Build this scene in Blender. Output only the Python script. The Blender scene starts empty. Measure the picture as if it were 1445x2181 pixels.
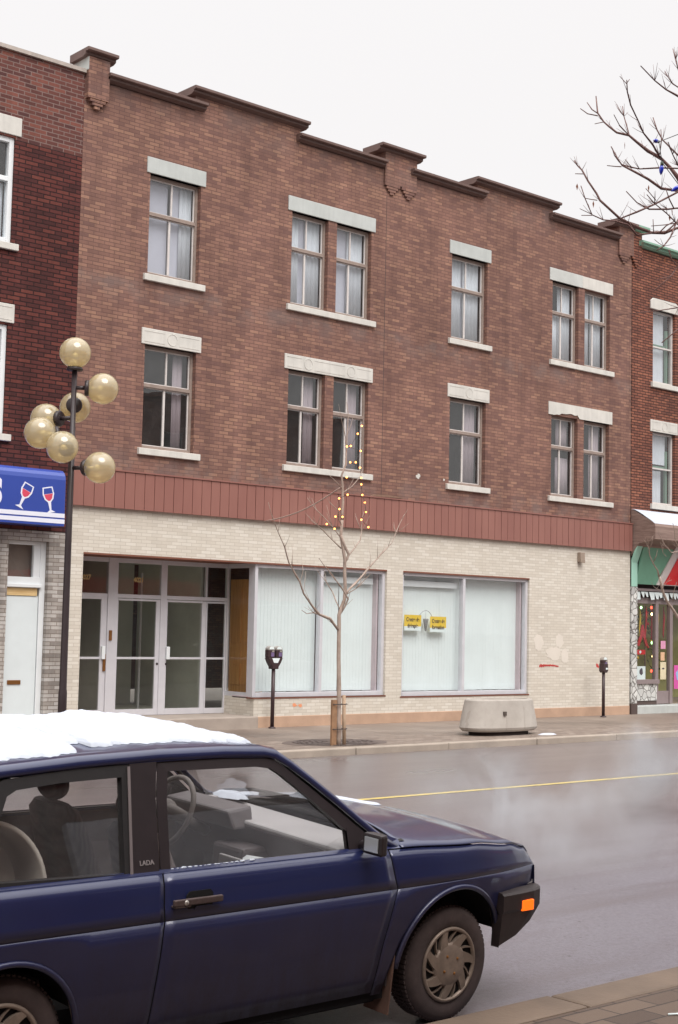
import bpy, bmesh, math, random
from mathutils import Vector, Matrix
random.seed(7)
C = bpy.context.scene.collection
SC = bpy.context.scene
R = math.radians

# ------------------------------------------------------------------ camera
CAMZ = 1.96
FPX, YAW, PITCH, ROLL = 3080.4, R(41.2137), R(4.604), R(1.2542)
def cam_axes():
    c, s = math.cos(YAW), math.sin(YAW)
    F = Vector((s, c, 0)); r = Vector((c, -s, 0)); U = Vector((0, 0, 1))
    F2 = F*math.cos(PITCH) + U*math.sin(PITCH); U2 = -F*math.sin(PITCH) + U*math.cos(PITCH)
    return r*math.cos(ROLL) + U2*math.sin(ROLL), -r*math.sin(ROLL) + U2*math.cos(ROLL), F2
RX, UX, FX = cam_axes()
cd = bpy.data.cameras.new('camera'); cam = bpy.data.objects.new('camera', cd); C.objects.link(cam)
cd.sensor_fit = 'VERTICAL'; cd.sensor_height = 36; cd.lens = FPX/2181*36
cd.clip_start = 0.05; cd.clip_end = 3000
m3 = Matrix((RX, UX, -FX)).transposed()
cam.matrix_world = Matrix.Translation((0, 0, CAMZ)) @ m3.to_4x4()
SC.camera = cam

# ------------------------------------------------------------------ sky and light
w = bpy.data.worlds.new('World'); SC.world = w; w.use_nodes = True
nt = w.node_tree; nt.nodes.clear()
out = nt.nodes.new('ShaderNodeOutputWorld'); bg = nt.nodes.new('ShaderNodeBackground')
sky = nt.nodes.new('ShaderNodeTexSky'); sky.sky_type = 'NISHITA'; sky.sun_disc = False
sky.sun_elevation = R(52); sky.sun_rotation = R(194); sky.dust_density = 4.0; sky.air_density = 1.0
mx = nt.nodes.new('ShaderNodeMix'); mx.data_type = 'RGBA'; mx.inputs['Factor'].default_value = 0.93
nt.links.new(sky.outputs[0], mx.inputs['A'])
# closed white cloud cover: even and slightly warm low down, brighter overhead
wtc = nt.nodes.new('ShaderNodeTexCoord'); wsp = nt.nodes.new('ShaderNodeSeparateXYZ'); nt.links.new(wtc.outputs['Generated'], wsp.inputs[0])
wno = nt.nodes.new('ShaderNodeTexNoise'); wno.inputs['Scale'].default_value = 2.2; wno.inputs['Detail'].default_value = 4; nt.links.new(wtc.outputs['Generated'], wno.inputs['Vector'])
wad = nt.nodes.new('ShaderNodeMath'); wad.operation = 'MULTIPLY_ADD'; wad.inputs[1].default_value = .16; nt.links.new(wno.outputs['Fac'], wad.inputs[0]); nt.links.new(wsp.outputs['Z'], wad.inputs[2])
wr = nt.nodes.new('ShaderNodeValToRGB'); nt.links.new(wad.outputs[0], wr.inputs['Fac']); ce = wr.color_ramp.elements
ce[0].position = .0; ce[0].color = (.308,.302,.298,1); ce[1].position = .40; ce[1].color = (.314,.305,.302,1)
e_ = ce.new(.58); e_.color = (.32,.312,.31,1); e_ = ce.new(1.0); e_.color = (1,.99,.985,1)
wm = nt.nodes.new('ShaderNodeVectorMath'); wm.operation = 'SCALE'; wm.inputs['Scale'].default_value = 20.0; nt.links.new(wr.outputs['Color'], wm.inputs[0]); nt.links.new(wm.outputs[0], mx.inputs['B'])
nt.links.new(mx.outputs['Result'], bg.inputs['Color']); bg.inputs['Strength'].default_value = 0.10
nt.links.new(bg.outputs[0], out.inputs[0])
sd = bpy.data.lights.new('sun', 'SUN'); sd.energy = 1.5; sd.angle = R(40); sd.color = (1.0, 0.96, 0.92)
sun = bpy.data.objects.new('sun', sd); C.objects.link(sun)
sun.rotation_euler = (R(38), 0, R(-14)); sun.location = (0, 0, 30)
SC.view_settings.view_transform = 'Standard'; SC.view_settings.look = 'None'
SC.view_settings.gamma = 1.0; SC.view_settings.exposure = 0.66
SC.render.engine = 'CYCLES'
SC.cycles.transparent_max_bounces = 24

# ------------------------------------------------------------------ helpers
def s2l(c):
    return tuple(((v/255)/12.92 if v/255 <= 0.04045 else ((v/255+0.055)/1.055)**2.4) for v in c) + (1,)
def ray(u, v):
    return RX*((u-722.5)/FPX) - UX*((v-1090.5)/FPX) + FX
def at(u, v, Y):
    d = ray(u, v); t = Y/d.y; return Vector((d.x*t, Y, CAMZ + d.z*t))
LOC = {}
def tag(o, label=None, cat=None, group=None, kind=None):
    if label: o['label'] = label
    if cat: o['category'] = cat
    if group: o['group'] = group
    if kind: o['kind'] = kind
    return o
def thing(name, loc, label, cat, group=None):
    o = bpy.data.objects.new(name, None); C.objects.link(o); o.location = loc; o.empty_display_size = 0.2
    LOC[o.name] = Vector(loc); return tag(o, label, cat, group)
class MB:
    def __init__(s): s.v = []; s.f = []; s.m = []; s.sm = []
    def add(s, vs, fs, mi=0, smooth=False):
        o = len(s.v); s.v += [tuple(q) for q in vs]; s.f += [tuple(i+o for i in f) for f in fs]
        s.m += [mi]*len(fs); s.sm += [smooth]*len(fs); return s
    def box(s, x0, x1, y0, y1, z0, z1, mi=0):
        vs = [(x0,y0,z0),(x1,y0,z0),(x1,y1,z0),(x0,y1,z0),(x0,y0,z1),(x1,y0,z1),(x1,y1,z1),(x0,y1,z1)]
        return s.add(vs, [(0,3,2,1),(4,5,6,7),(0,1,5,4),(1,2,6,5),(2,3,7,6),(3,0,4,7)], mi)
    def quad(s, a, b, c, d, mi=0): return s.add([a,b,c,d], [(0,1,2,3)], mi)
    def prism(s, pts, y0, y1, mi=0, smooth=False):
        """polygon of (x,z), extruded from y0 to y1 (y0 nearer the viewer)"""
        n = len(pts); vs = [(p[0],y0,p[1]) for p in pts] + [(p[0],y1,p[1]) for p in pts]
        ar = sum(pts[i][0]*pts[(i+1)%n][1]-pts[(i+1)%n][0]*pts[i][1] for i in range(n))
        idx = list(range(n)) if ar > 0 else list(range(n))[::-1]
        fs = [tuple(idx), tuple(i+n for i in idx[::-1])]
        for k in range(n):
            a, b = idx[k], idx[(k+1)%n]; fs.append((a, a+n, b+n, b))
        return s.add(vs, fs, mi, smooth)
    def zprism(s, pts, z0, z1, mi=0, smooth=False):
        n = len(pts); vs = [(p[0],p[1],z0) for p in pts] + [(p[0],p[1],z1) for p in pts]
        ar = sum(pts[i][0]*pts[(i+1)%n][1]-pts[(i+1)%n][0]*pts[i][1] for i in range(n))
        idx = list(range(n)) if ar > 0 else list(range(n))[::-1]
        fs = [tuple(idx[::-1]), tuple(i+n for i in idx)]
        for k in range(n):
            a, b = idx[k], idx[(k+1)%n]; fs.append((a, b, b+n, a+n))
        return s.add(vs, fs, mi, smooth)
    def xprism(s, pts, x0, x1, mi=0):
        n = len(pts); vs = [(x0,p[0],p[1]) for p in pts] + [(x1,p[0],p[1]) for p in pts]
        ar = sum(pts[i][0]*pts[(i+1)%n][1]-pts[(i+1)%n][0]*pts[i][1] for i in range(n))
        idx = list(range(n)) if ar > 0 else list(range(n))[::-1]
        fs = [tuple(idx[::-1]), tuple(i+n for i in idx)]
        for k in range(n):
            a, b = idx[k], idx[(k+1)%n]; fs.append((a, b, b+n, a+n))
        return s.add(vs, fs, mi)
    def tube(s, pts, rad, n=8, mi=0, caps=True):
        pts = [Vector(p) for p in pts]
        if not isinstance(rad, (list, tuple)): rad = [rad]*len(pts)
        rings = []; prev = None
        for i, p in enumerate(pts):
            a = pts[max(i-1,0)]; b = pts[min(i+1,len(pts)-1)]
            t = (b-a).normalized() if (b-a).length > 1e-9 else Vector((0,0,1))
            if prev is None:
                u = t.cross(Vector((0,0,1))) if abs(t.z) < .9 else t.cross(Vector((1,0,0)))
            else: u = prev - t*prev.dot(t)
            u.normalize(); prev = u; v = t.cross(u)
            rings.append([p + (u*math.cos(2*math.pi*k/n) + v*math.sin(2*math.pi*k/n))*rad[i] for k in range(n)])
        vs = [q for r in rings for q in r]; fs = []
        for i in range(len(pts)-1):
            for k in range(n):
                a = i*n+k; b = i*n+(k+1)%n; fs.append((a, b, b+n, a+n))
        if caps: fs.append(tuple(range(n))[::-1]); fs.append(tuple((len(pts)-1)*n+k for k in range(n)))
        return s.add(vs, fs, mi, True)
    def lathe(s, prof, c=(0,0,0), n=24, mi=0, axis='z'):
        """prof: list of (r, h)"""
        vs = []; fs = []
        for r_, h in prof:
            for k in range(n):
                a = 2*math.pi*k/n; x, y = r_*math.cos(a), r_*math.sin(a)
                q = (x, y, h) if axis == 'z' else ((h, x, y) if axis == 'x' else (x, h, y))
                if axis == 'y': q = (x, h, -y)
                vs.append((q[0]+c[0], q[1]+c[1], q[2]+c[2]))
        for i in range(len(prof)-1):
            for k in range(n):
                a = i*n+k; b = i*n+(k+1)%n; fs.append((a, b, b+n, a+n))
        return s.add(vs, fs, mi, True)
    def sphere(s, c, r_, nu=24, nv=14, mi=0, sc=(1,1,1)):
        prof = [(max(1e-4, r_*math.sin(math.pi*i/nv)), -r_*math.cos(math.pi*i/nv)) for i in range(nv+1)]
        vs = []; fs = []
        for rr, h in prof:
            for k in range(nu):
                a = 2*math.pi*k/nu; vs.append((c[0]+rr*math.cos(a)*sc[0], c[1]+rr*math.sin(a)*sc[1], c[2]+h*sc[2]))
        for i in range(nv):
            for k in range(nu):
                a = i*nu+k; b = i*nu+(k+1)%nu; fs.append((a, b, b+nu, a+nu))
        return s.add(vs, fs, mi, True)
    def grid(s, fn, nu, nv, mi=0, smooth=True, flip=False):
        vs = [fn(i/nu, j/nv) for i in range(nu+1) for j in range(nv+1)]; fs = []
        for i in range(nu):
            for j in range(nv):
                a = i*(nv+1)+j; q = (a, a+nv+1, a+nv+2, a+1); fs.append(q[::-1] if flip else q)
        return s.add(vs, fs, mi, smooth)
    def build(s, name, mats, parent=None, off=None, bevel=0, solid=0):
        if not isinstance(mats, (list, tuple)): mats = [mats]
        if off is None:
            off = Vector((0,0,0)); p = parent
            while p is not None:
                off = off + LOC.get(p.name, Vector((0,0,0))); p = p.parent
        me = bpy.data.meshes.new(name)
        me.from_pydata([(x-off[0], y-off[1], z-off[2]) for x, y, z in s.v], [], s.f)
        for m in mats: me.materials.append(m)
        me.polygons.foreach_set('material_index', s.m); me.polygons.foreach_set('use_smooth', s.sm); me.update()
        o = bpy.data.objects.new(name, me); C.objects.link(o)
        if parent is not None: o.parent = parent
        if solid:
            md = o.modifiers.new('solid', 'SOLIDIFY'); md.thickness = solid; md.offset = -1
        if bevel:
            md = o.modifiers.new('bevel', 'BEVEL'); md.width = bevel; md.segments = 2; md.limit_method = 'ANGLE'; md.angle_limit = R(50)
            md.harden_normals = False
        return o
def structure(o): o['kind'] = 'structure'; return o
def text(name, body, size, loc, mat_, parent=None, extrude=0.004, sx=1.0, rot=(R(90),0,0), bold=0.0):
    cu = bpy.data.curves.new(name, 'FONT'); cu.body = body; cu.size = size; cu.extrude = extrude; cu.offset = bold
    cu.align_x = 'CENTER'; cu.align_y = 'CENTER'
    tmp = bpy.data.objects.new(name, cu); C.objects.link(tmp)
    dg = bpy.context.evaluated_depsgraph_get(); me = bpy.data.meshes.new_from_object(tmp.evaluated_get(dg))
    bpy.data.objects.remove(tmp); me.materials.clear(); me.materials.append(mat_)
    o = bpy.data.objects.new(name, me); C.objects.link(o)
    off = Vector((0,0,0)); p = parent
    while p is not None: off = off + LOC.get(p.name, Vector((0,0,0))); p = p.parent
    o.location = Vector(loc) - off; o.rotation_euler = rot; o.scale = (sx, 1, 1)
    if parent is not None: o.parent = parent
    return o
def wall(mb, x0, x1, z0, z1, y, t, holes, mi=0):
    """front sheet at y with holes (xa,xb,za,zb) and reveals going back by t wherever solid meets hole"""
    xs = sorted(set([x0, x1] + [h[0] for h in holes] + [h[1] for h in holes])); xs = [x for x in xs if x0 <= x <= x1]
    zs = sorted(set([z0, z1] + [h[2] for h in holes] + [h[3] for h in holes])); zs = [z for z in zs if z0 <= z <= z1]
    nx, nz = len(xs)-1, len(zs)-1
    def hole(i, j):
        if i < 0 or j < 0 or i >= nx or j >= nz: return None
        cx, cz = (xs[i]+xs[i+1])/2, (zs[j]+zs[j+1])/2
        return any(h[0] < cx < h[1] and h[2] < cz < h[3] for h in holes)
    for i in range(nx):
        for j in range(nz):
            a, b, c, d = xs[i], xs[i+1], zs[j], zs[j+1]
            if not hole(i, j):
                mb.quad((a,y,c), (b,y,c), (b,y,d), (a,y,d), mi); mb.quad((a,y+t,c), (a,y+t,d), (b,y+t,d), (b,y+t,c), mi); continue
            if hole(i-1, j) is False: mb.quad((a,y,c), (a,y,d), (a,y+t,d), (a,y+t,c), mi)
            if hole(i+1, j) is False: mb.quad((b,y,d), (b,y,c), (b,y+t,c), (b,y+t,d), mi)
            if hole(i, j-1) is False: mb.quad((a,y,c), (a,y+t,c), (b,y+t,c), (b,y,c), mi)
            if hole(i, j+1) is False: mb.quad((a,y,d), (b,y,d), (b,y+t,d), (a,y+t,d), mi)
    return mb

# ------------------------------------------------------------------ materials
class NG:
    def __init__(s, name):
        s.m = bpy.data.materials.new(name); s.m.use_nodes = True; s.t = s.m.node_tree; s.t.nodes.clear()
        s.out = s.t.nodes.new('ShaderNodeOutputMaterial')
    def n(s, ty, **k):
        x = s.t.nodes.new(ty)
        for a, b in k.items():
            if hasattr(x, a) and not a.startswith('i_'): setattr(x, a, b)
        return x
    def l(s, a, b): s.t.links.new(a, b)
    def pos(s, scale=(1,1,1)):
        g = s.n('ShaderNodeNewGeometry'); mp = s.n('ShaderNodeMapping'); mp.inputs['Scale'].default_value = scale
        s.l(g.outputs['Position'], mp.inputs['Vector']); return mp.outputs[0]
    def noise(s, sc, det=4, rough=.55, scale=(1,1,1), vec=None):
        x = s.n('ShaderNodeTexNoise'); x.inputs['Scale'].default_value = sc; x.inputs['Detail'].default_value = det
        x.inputs['Roughness'].default_value = rough; s.l(vec if vec else s.pos(scale), x.inputs['Vector']); return x.outputs['Fac']
    def ramp(s, fac, stops, interp='LINEAR'):
        x = s.n('ShaderNodeValToRGB'); x.color_ramp.interpolation = interp; e = x.color_ramp.elements
        while len(e) > 1: e.remove(e[-1])
        e[0].position = stops[0][0]; e[0].color = stops[0][1]
        for p, c in stops[1:]: q = e.new(p); q.color = c
        s.l(fac, x.inputs['Fac']); return x.outputs['Color']
    def mix(s, fac, a, b, mode='MIX'):
        x = s.n('ShaderNodeMix'); x.data_type = 'RGBA'; x.blend_type = mode
        for k, v in (('Factor', fac), ('A', a), ('B', b)):
            if isinstance(v, (int, float, tuple)): x.inputs[k].default_value = v
            else: s.l(v, x.inputs[k])
        return x.outputs['Result']
    def math(s, op, a, b=0.0, c=None):
        x = s.n('ShaderNodeMath'); x.operation = op
        for i, v in enumerate((a, b) if c is None else (a, b, c)):
            if isinstance(v, (int, float)): x.inputs[i].default_value = v
            else: s.l(v, x.inputs[i])
        return x.outputs[0]
    def bump(s, h, strength=.3, dist=.01):
        x = s.n('ShaderNodeBump'); x.inputs['Strength'].default_value = strength; x.inputs['Distance'].default_value = dist
        s.l(h, x.inputs['Height']); return x.outputs[0]
    def bsdf(s, col, rough=.6, metal=0, normal=None, spec=.5, coat=0, **k):
        b = s.n('ShaderNodeBsdfPrincipled')
        for nm, v in (('Base Color', col), ('Roughness', rough), ('Metallic', metal), ('Specular IOR Level', spec), ('Coat Weight', coat)):
            if isinstance(v, (int, float, tuple)): b.inputs[nm].default_value = v
            else: s.l(v, b.inputs[nm])
        if normal: s.l(normal, b.inputs['Normal'])
        for a, v in k.items(): b.inputs[a.replace('_', ' ')].default_value = v
        s.l(b.outputs[0], s.out.inputs[0]); s.b = b; return b
def plain(name, rgb, rough=.6, metal=0, var=.12, nscale=3.0, bump=.08, fine=60, coat=0, spec=.5, streak=0):
    """painted, cast or moulded surface with uneven colour and a fine grain; rgb is sRGB 0-255"""
    g = NG(name); c = s2l(rgb)
    n1 = g.noise(nscale, 5, .6); n2 = g.noise(fine, 3, .6)
    lo = tuple(v*(1-var) for v in c[:3])+(1,); hi = tuple(min(1, v*(1+var)) for v in c[:3])+(1,)
    col = g.ramp(n1, [(.3, lo), (.7, hi)])
    if streak:
        st = g.noise(1.0, 4, .7, (9, 9, .7)); col = g.mix(g.math('MULTIPLY', g.math('SUBTRACT', st, .42), streak*4), col, tuple(v*.45 for v in c[:3])+(1,))
    g.bsdf(col, rough, metal, g.bump(n2, bump, .004) if bump else None, spec, coat); return g.m
def brick_mat(name, cols, mortar, bw=.213, rh=.0655, mw=.008, stain=.3, bumpy=.5, efflo=False):
    g = NG(name); ge = g.n('ShaderNodeNewGeometry'); sp = g.n('ShaderNodeSeparateXYZ'); g.l(ge.outputs['Position'], sp.inputs[0])
    u = g.math('ADD', sp.outputs['X'], sp.outputs['Y']); cb = g.n('ShaderNodeCombineXYZ'); g.l(u, cb.inputs[0]); g.l(sp.outputs['Z'], cb.inputs[1])
    wob = g.noise(2.2, 2, .5)
    b = g.n('ShaderNodeTexBrick'); g.l(cb.outputs[0], b.inputs['Vector'])
    b.inputs['Color1'].default_value = (0,0,0,1); b.inputs['Color2'].default_value = (1,1,1,1); b.inputs['Mortar'].default_value = (.5,.5,.5,1)
    b.inputs['Scale'].default_value = 1; b.inputs['Brick Width'].default_value = bw; b.inputs['Row Height'].default_value = rh
    b.inputs['Mortar Size'].default_value = mw; b.inputs['Mortar Smooth'].default_value = .25; b.offset = .5
    n = len(cols); big = g.noise(.55, 6, .62); mid = g.noise(4.0, 4, .6); fine = g.noise(90, 3, .6)
    # patches of differently fired bricks: shift the per-brick value with a broad noise
    val = g.math('ADD', b.outputs['Color'], g.math('MULTIPLY', g.math('SUBTRACT', big, .5), .6))
    col = g.ramp(val, [(i/(n-1)*.96+.02, s2l(c)) for i, c in enumerate(cols)])
    col = g.mix(g.math('MULTIPLY', mid, .35), col, g.mix(1.0, col, s2l(cols[n//2]), 'MIX'))
    col = g.mix(b.outputs['Fac'], col, s2l(mortar))
    st = g.ramp(g.noise(.9, 6, .7, (1, 1, .45)), [(.35, (1-stain,)*3+(1,)), (.62, (1,1,1,1))])
    col = g.mix(1.0, col, st, 'MULTIPLY')
    strk = g.ramp(g.noise(1.0, 5, .7, (5, 5, .35)), [(.40, (1-stain*.7,)*3+(1,)), (.56, (1,1,1,1))]); col = g.mix(.8, col, strk, 'MULTIPLY')
    if efflo:   # grey bloom and soot on the courses just above the cladding and below the window sills
        zz = sp.outputs['Z']; bl = g.ramp(g.math('DIVIDE', zz, 12.0), [(.375, (1,1,1,1)), (.425, (.0,.0,.0,1)), (.62, (0,0,0,1)), (.655, (.7,.7,.7,1)), (.668, (0,0,0,1)), (.90, (0,0,0,1)), (.95, (.5,.5,.5,1))])
        nb = g.ramp(g.noise(1.7, 6, .7), [(.44, (0,0,0,1)), (.60, (.75,.75,.75,1))]); col = g.mix(g.mix(1.0, bl, nb, 'MULTIPLY'), col, s2l((126,112,108)))
    col = g.mix(g.math('MULTIPLY', fine, .5), col, g.mix(1.0, col, (.72,.72,.72,1), 'MULTIPLY'))
    h = g.math('SUBTRACT', g.math('MULTIPLY', fine, .25), b.outputs['Fac'])
    g.bsdf(col, .88, 0, g.bump(h, bumpy, .008), .25); return g.m
def schlick(g, f0, k, normal=None):
    ge = g.n('ShaderNodeNewGeometry'); dt = g.n('ShaderNodeVectorMath'); dt.operation = 'DOT_PRODUCT'
    g.l(ge.outputs['Incoming'], dt.inputs[0]); g.l(normal if normal else ge.outputs['Normal'], dt.inputs[1])
    c = g.math('SUBTRACT', 1.0, g.math('ABSOLUTE', dt.outputs['Value'])); p = g.math('POWER', g.math('MAXIMUM', c, 0.0), 5.0)
    return g.math('MINIMUM', g.math('MULTIPLY', g.math('ADD', f0, g.math('MULTIPLY', p, 1-f0)), k), 1.0)
def glass_mat(name, tint=(.85,.88,.88), refl=1.0, rough=0.0, ior=1.52, dirt_shade=.03, dirtcol=(.5,.5,.5)):
    g = NG(name); wv = g.bump(g.noise(1.1, 2, .4), .12, .02)
    tr = g.n('ShaderNodeBsdfTransparent'); tr.inputs[0].default_value = tint+(1,)
    gl = g.n('ShaderNodeBsdfGlossy'); gl.inputs['Roughness'].default_value = rough; g.l(wv, gl.inputs['Normal'])
    df = g.n('ShaderNodeBsdfDiffuse'); df.inputs[0].default_value = dirtcol+(1,)
    m1 = g.n('ShaderNodeMixShader'); d = g.math('MULTIPLY', g.noise(6, 5, .7), dirt_shade*2); g.l(d, m1.inputs[0]); g.l(tr.outputs[0], m1.inputs[1]); g.l(df.outputs[0], m1.inputs[2])
    m2 = g.n('ShaderNodeMixShader'); g.l(schlick(g, .045, refl), m2.inputs[0]); g.l(m1.outputs[0], m2.inputs[1]); g.l(gl.outputs[0], m2.inputs[2])
    g.l(m2.outputs[0], g.out.inputs[0]); return g.m
def emit(name, rgb, s):
    g = NG(name); e = g.n('ShaderNodeEmission'); e.inputs[0].default_value = s2l(rgb); e.inputs[1].default_value = s; g.l(e.outputs[0], g.out.inputs[0]); return g.m

M = {}
M['brick'] = brick_mat('mauve_brown_brick', [(122,91,85),(134,100,90),(143,107,95),(149,112,99),(156,118,103),(170,131,111)], (119,90,83), stain=.24, bumpy=.35, efflo=True)
M['dark_brick'] = brick_mat('dark_red_rug_brick', [(72,42,42),(90,50,48),(104,56,52),(118,66,58)], (54,34,34), bw=.24, rh=.072, mw=.010, stain=.25, bumpy=.9)
M['old_brick'] = brick_mat('red_parapet_brick', [(82,54,54),(98,62,58),(116,72,65),(136,84,73)], (134,112,106), bw=.22, rh=.072, mw=.009, stain=.2)
M['orange_brick'] = brick_mat('orange_red_brick', [(116,76,66),(136,88,74),(152,98,80),(166,110,88)], (76,52,48), mw=.011, stain=.25, bumpy=.9)
M['white_brick'] = brick_mat('cream_glazed_brick', [(206,198,185),(212,204,191),(218,211,199),(224,218,207)], (194,184,171), bw=.213, rh=.0600, mw=.005, stain=.05, bumpy=.25)
M['dirty_brick'] = brick_mat('dirty_white_painted_brick', [(140,132,126),(178,170,162),(200,194,188),(208,204,200)], (146,134,126), bw=.213, rh=.0655, mw=.007, stain=.3)
M['stone'] = plain('limestone', (184,188,185), .8, var=.08, nscale=2.5, bump=.25, streak=.12)
M['stone_bright'] = plain('painted_limestone', (206,203,196), .8, var=.08, nscale=3.0, bump=.3, streak=.18)
M['plinth'] = plain('pink_cement_render', (180,150,128), .9, var=.16, nscale=1.6, bump=.4)
M['soffit'] = plain('brown_wooden_soffit', (120,74,58), .7, var=.1)
M['cornice'] = plain('brown_sheet_metal_cornice', (104,82,76), .65, var=.12, nscale=5, streak=.1)
M['win_frame'] = plain('weathered_grey_brown_wood', (146,130,121), .8, var=.15, nscale=8, bump=.2)
M['sash'] = plain('white_window_sash', (206,200,196), .55, var=.06, nscale=8)
M['alu'] = plain('satin_aluminium', (206,205,210), .42, metal=.15, var=.05, nscale=4, bump=.03)
M['white_frame'] = plain('white_painted_frame', (226,230,232), .5, var=.04)
M['black_metal'] = plain('dark_brown_black_painted_steel', (50,40,42), .42, var=.12, nscale=6, bump=.05)
M['curtain'] = plain('white_sheer_curtain', (232,236,240), .9, var=.05, nscale=3, bump=.05)
M['curtain_grey'] = plain('grey_lilac_blind', (214,214,224), .9, var=.04, nscale=2, bump=.05)
M['curtain_pink'] = plain('dusty_pink_curtain', (196,180,184), .9, var=.06, nscale=3, bump=.05)
M['blind'] = plain('white_vertical_blind', (228,236,236), .7, var=.03, nscale=2, bump=.02)
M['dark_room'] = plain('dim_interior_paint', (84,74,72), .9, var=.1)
M['hall'] = plain('grey_green_vestibule_paint', (206,208,198), .85, var=.12, nscale=1.2)
M['hall_brown'] = plain('brown_staircase_paint', (150,134,120), .85, var=.12, nscale=1.2)
M['win_glass'] = glass_mat('window_glass', (.84,.86,.88), 2.4, 0.0, 1.55, .05)
M['shop_glass'] = glass_mat('shop_window_glass', (.95,.97,.97), 1.0, 0.0, 1.5, .02)
M['door_glass'] = glass_mat('door_glass', (.88,.90,.87), 1.3, 0.0, 1.52, .03)
M['orange_wood'] = None
g = NG('varnished_orange_pine'); gr = g.noise(1.0, 5, .6, (30, 30, 1.5)); g.bsdf(g.ramp(gr, [(.3, s2l((206,138,70))), (.7, s2l((236,176,106)))]), .4); M['orange_wood'] = g.m
g = NG('raw_pine_board'); gr = g.noise(1.0, 5, .6, (2, 30, 30)); g.bsdf(g.ramp(gr, [(.3, s2l((198,164,112))), (.7, s2l((226,200,150)))]), .7); M['pine'] = g.m
M['red_paint'] = plain('red_spray_paint', (180,60,56), .7, var=.2)
M['grey_patch'] = plain('grey_overpaint', (198,196,196), .8, var=.05)
M['mirror'] = plain('mirror_glass', (205,208,212), .25, metal=.5, var=.01, bump=0)  # pale half-diffuse tone paints in the reflected sky
M['brass'] = plain('brass_plate', (150,104,60), .4, metal=.7)
M['snow'] = plain('snow', (186,191,201), .85, var=.07, nscale=7, bump=1.0, fine=38)
# ------------------------------------------------------------------ ground
YF = 21.1            # street front of the row
def road_z(y): return max(0.0, 0.18*(1-((y-10.95)/6.0)**2)) if 4.95 < y < 16.95 else 0.0
SW = 0.11
g = NG('wet_asphalt')
n1 = g.noise(.35, 6, .65, (.35, 1.3, 1)); n2 = g.noise(38, 6, .85); n3 = g.noise(9, 5, .65)
spz = g.n('ShaderNodeSeparateXYZ'); gge = g.n('ShaderNodeNewGeometry'); g.l(gge.outputs['Position'], spz.inputs[0])
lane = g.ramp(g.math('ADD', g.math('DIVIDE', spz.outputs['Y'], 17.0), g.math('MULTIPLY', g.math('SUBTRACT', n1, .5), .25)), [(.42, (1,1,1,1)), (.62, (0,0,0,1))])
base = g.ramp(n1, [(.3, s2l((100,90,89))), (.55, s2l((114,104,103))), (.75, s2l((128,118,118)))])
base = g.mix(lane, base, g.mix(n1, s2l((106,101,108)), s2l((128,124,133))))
base = g.mix(g.ramp(n2, [(.42, (0,0,0,1)), (.60, (.6,.6,.6,1))]), base, s2l((80,71,72)))
spots = g.ramp(g.noise(15, 3, .6), [(.68, (1,1,1,1)), (.72, (.40,.37,.37,1))])
base = g.mix(1.0, base, spots, 'MULTIPLY')
trk = g.noise(.8, 5, .7, (.12, 2.2, 1)); base = g.mix(g.ramp(trk, [(.46, (0,0,0,1)), (.62, (.55,.55,.55,1))]), base, s2l((92,82,84)))
vc = g.n('ShaderNodeTexVoronoi'); vc.feature = 'DISTANCE_TO_EDGE'; vc.inputs['Scale'].default_value = .22; g.l(g.mix(.12, g.pos(), g.n('ShaderNodeTexNoise').outputs['Color']), vc.inputs['Vector'])
base = g.mix(g.ramp(vc.outputs['Distance'], [(.0, (.5,.5,.5,1)), (.004, (0,0,0,1))]), base, s2l((62,54,54)))
rg = g.math('ADD', g.math('MULTIPLY', n1, .30), .17)
g.bsdf(base, rg, 0, g.bump(g.math('ADD', n2, g.math('MULTIPLY', n3, .6)), .35, .004), .5); M['asphalt'] = g.m
g = NG('damp_sidewalk_concrete')
n1 = g.noise(.8, 6, .65); n2 = g.noise(120, 4, .7)
base = g.ramp(n1, [(.32, s2l((106,94,86))), (.5, s2l((130,116,106))), (.7, s2l((152,139,128)))])
base = g.mix(g.math('MULTIPLY', n2, .4), base, s2l((96,84,76)))
g.bsdf(base, g.math('ADD', g.math('MULTIPLY', n1, .5), .3), 0, g.bump(n2, .3, .004), .4); M['sidewalk'] = g.m
def paver(name, cols, mortar, bw, rh):
    g = NG(name); ge = g.n('ShaderNodeNewGeometry'); b = g.n('ShaderNodeTexBrick'); g.l(ge.outputs['Position'], b.inputs['Vector'])
    b.inputs['Color1'].default_value = (0,0,0,1); b.inputs['Color2'].default_value = (1,1,1,1); b.inputs['Scale'].default_value = 1
    b.inputs['Brick Width'].default_value = bw; b.inputs['Row Height'].default_value = rh; b.inputs['Mortar Size'].default_value = .006; b.inputs['Mortar Smooth'].default_value = .3
    v = g.math('ADD', b.outputs['Color'], g.math('MULTIPLY', g.math('SUBTRACT', g.noise(.9, 5, .6), .5), .9))
    col = g.ramp(v, [(i/(len(cols)-1), s2l(c)) for i, c in enumerate(cols)]); col = g.mix(b.outputs['Fac'], col, s2l(mortar))
    fine = g.noise(100, 4, .7); col = g.mix(g.math('MULTIPLY', fine, .4), col, s2l(mortar))
    g.bsdf(col, .6, 0, g.bump(g.math('SUBTRACT', g.math('MULTIPLY', fine, .4), b.outputs['Fac']), .5, .006), .4); return g.m
M['paver_far'] = paver('brown_paving_stones', [(118,104,95),(136,122,111),(152,138,127)], (98,85,78), .22, .11)
M['paver_near'] = paver('near_shaded_brown_paving', [(80,63,52),(96,78,65),(112,93,78)], (50,38,33), .30, .15)  # browns lowered to paint in the shade over the near walk
M['kerb'] = plain('granite_kerb', (158,146,134), .7, var=.16, nscale=2.2, bump=.5, fine=50)
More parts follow.
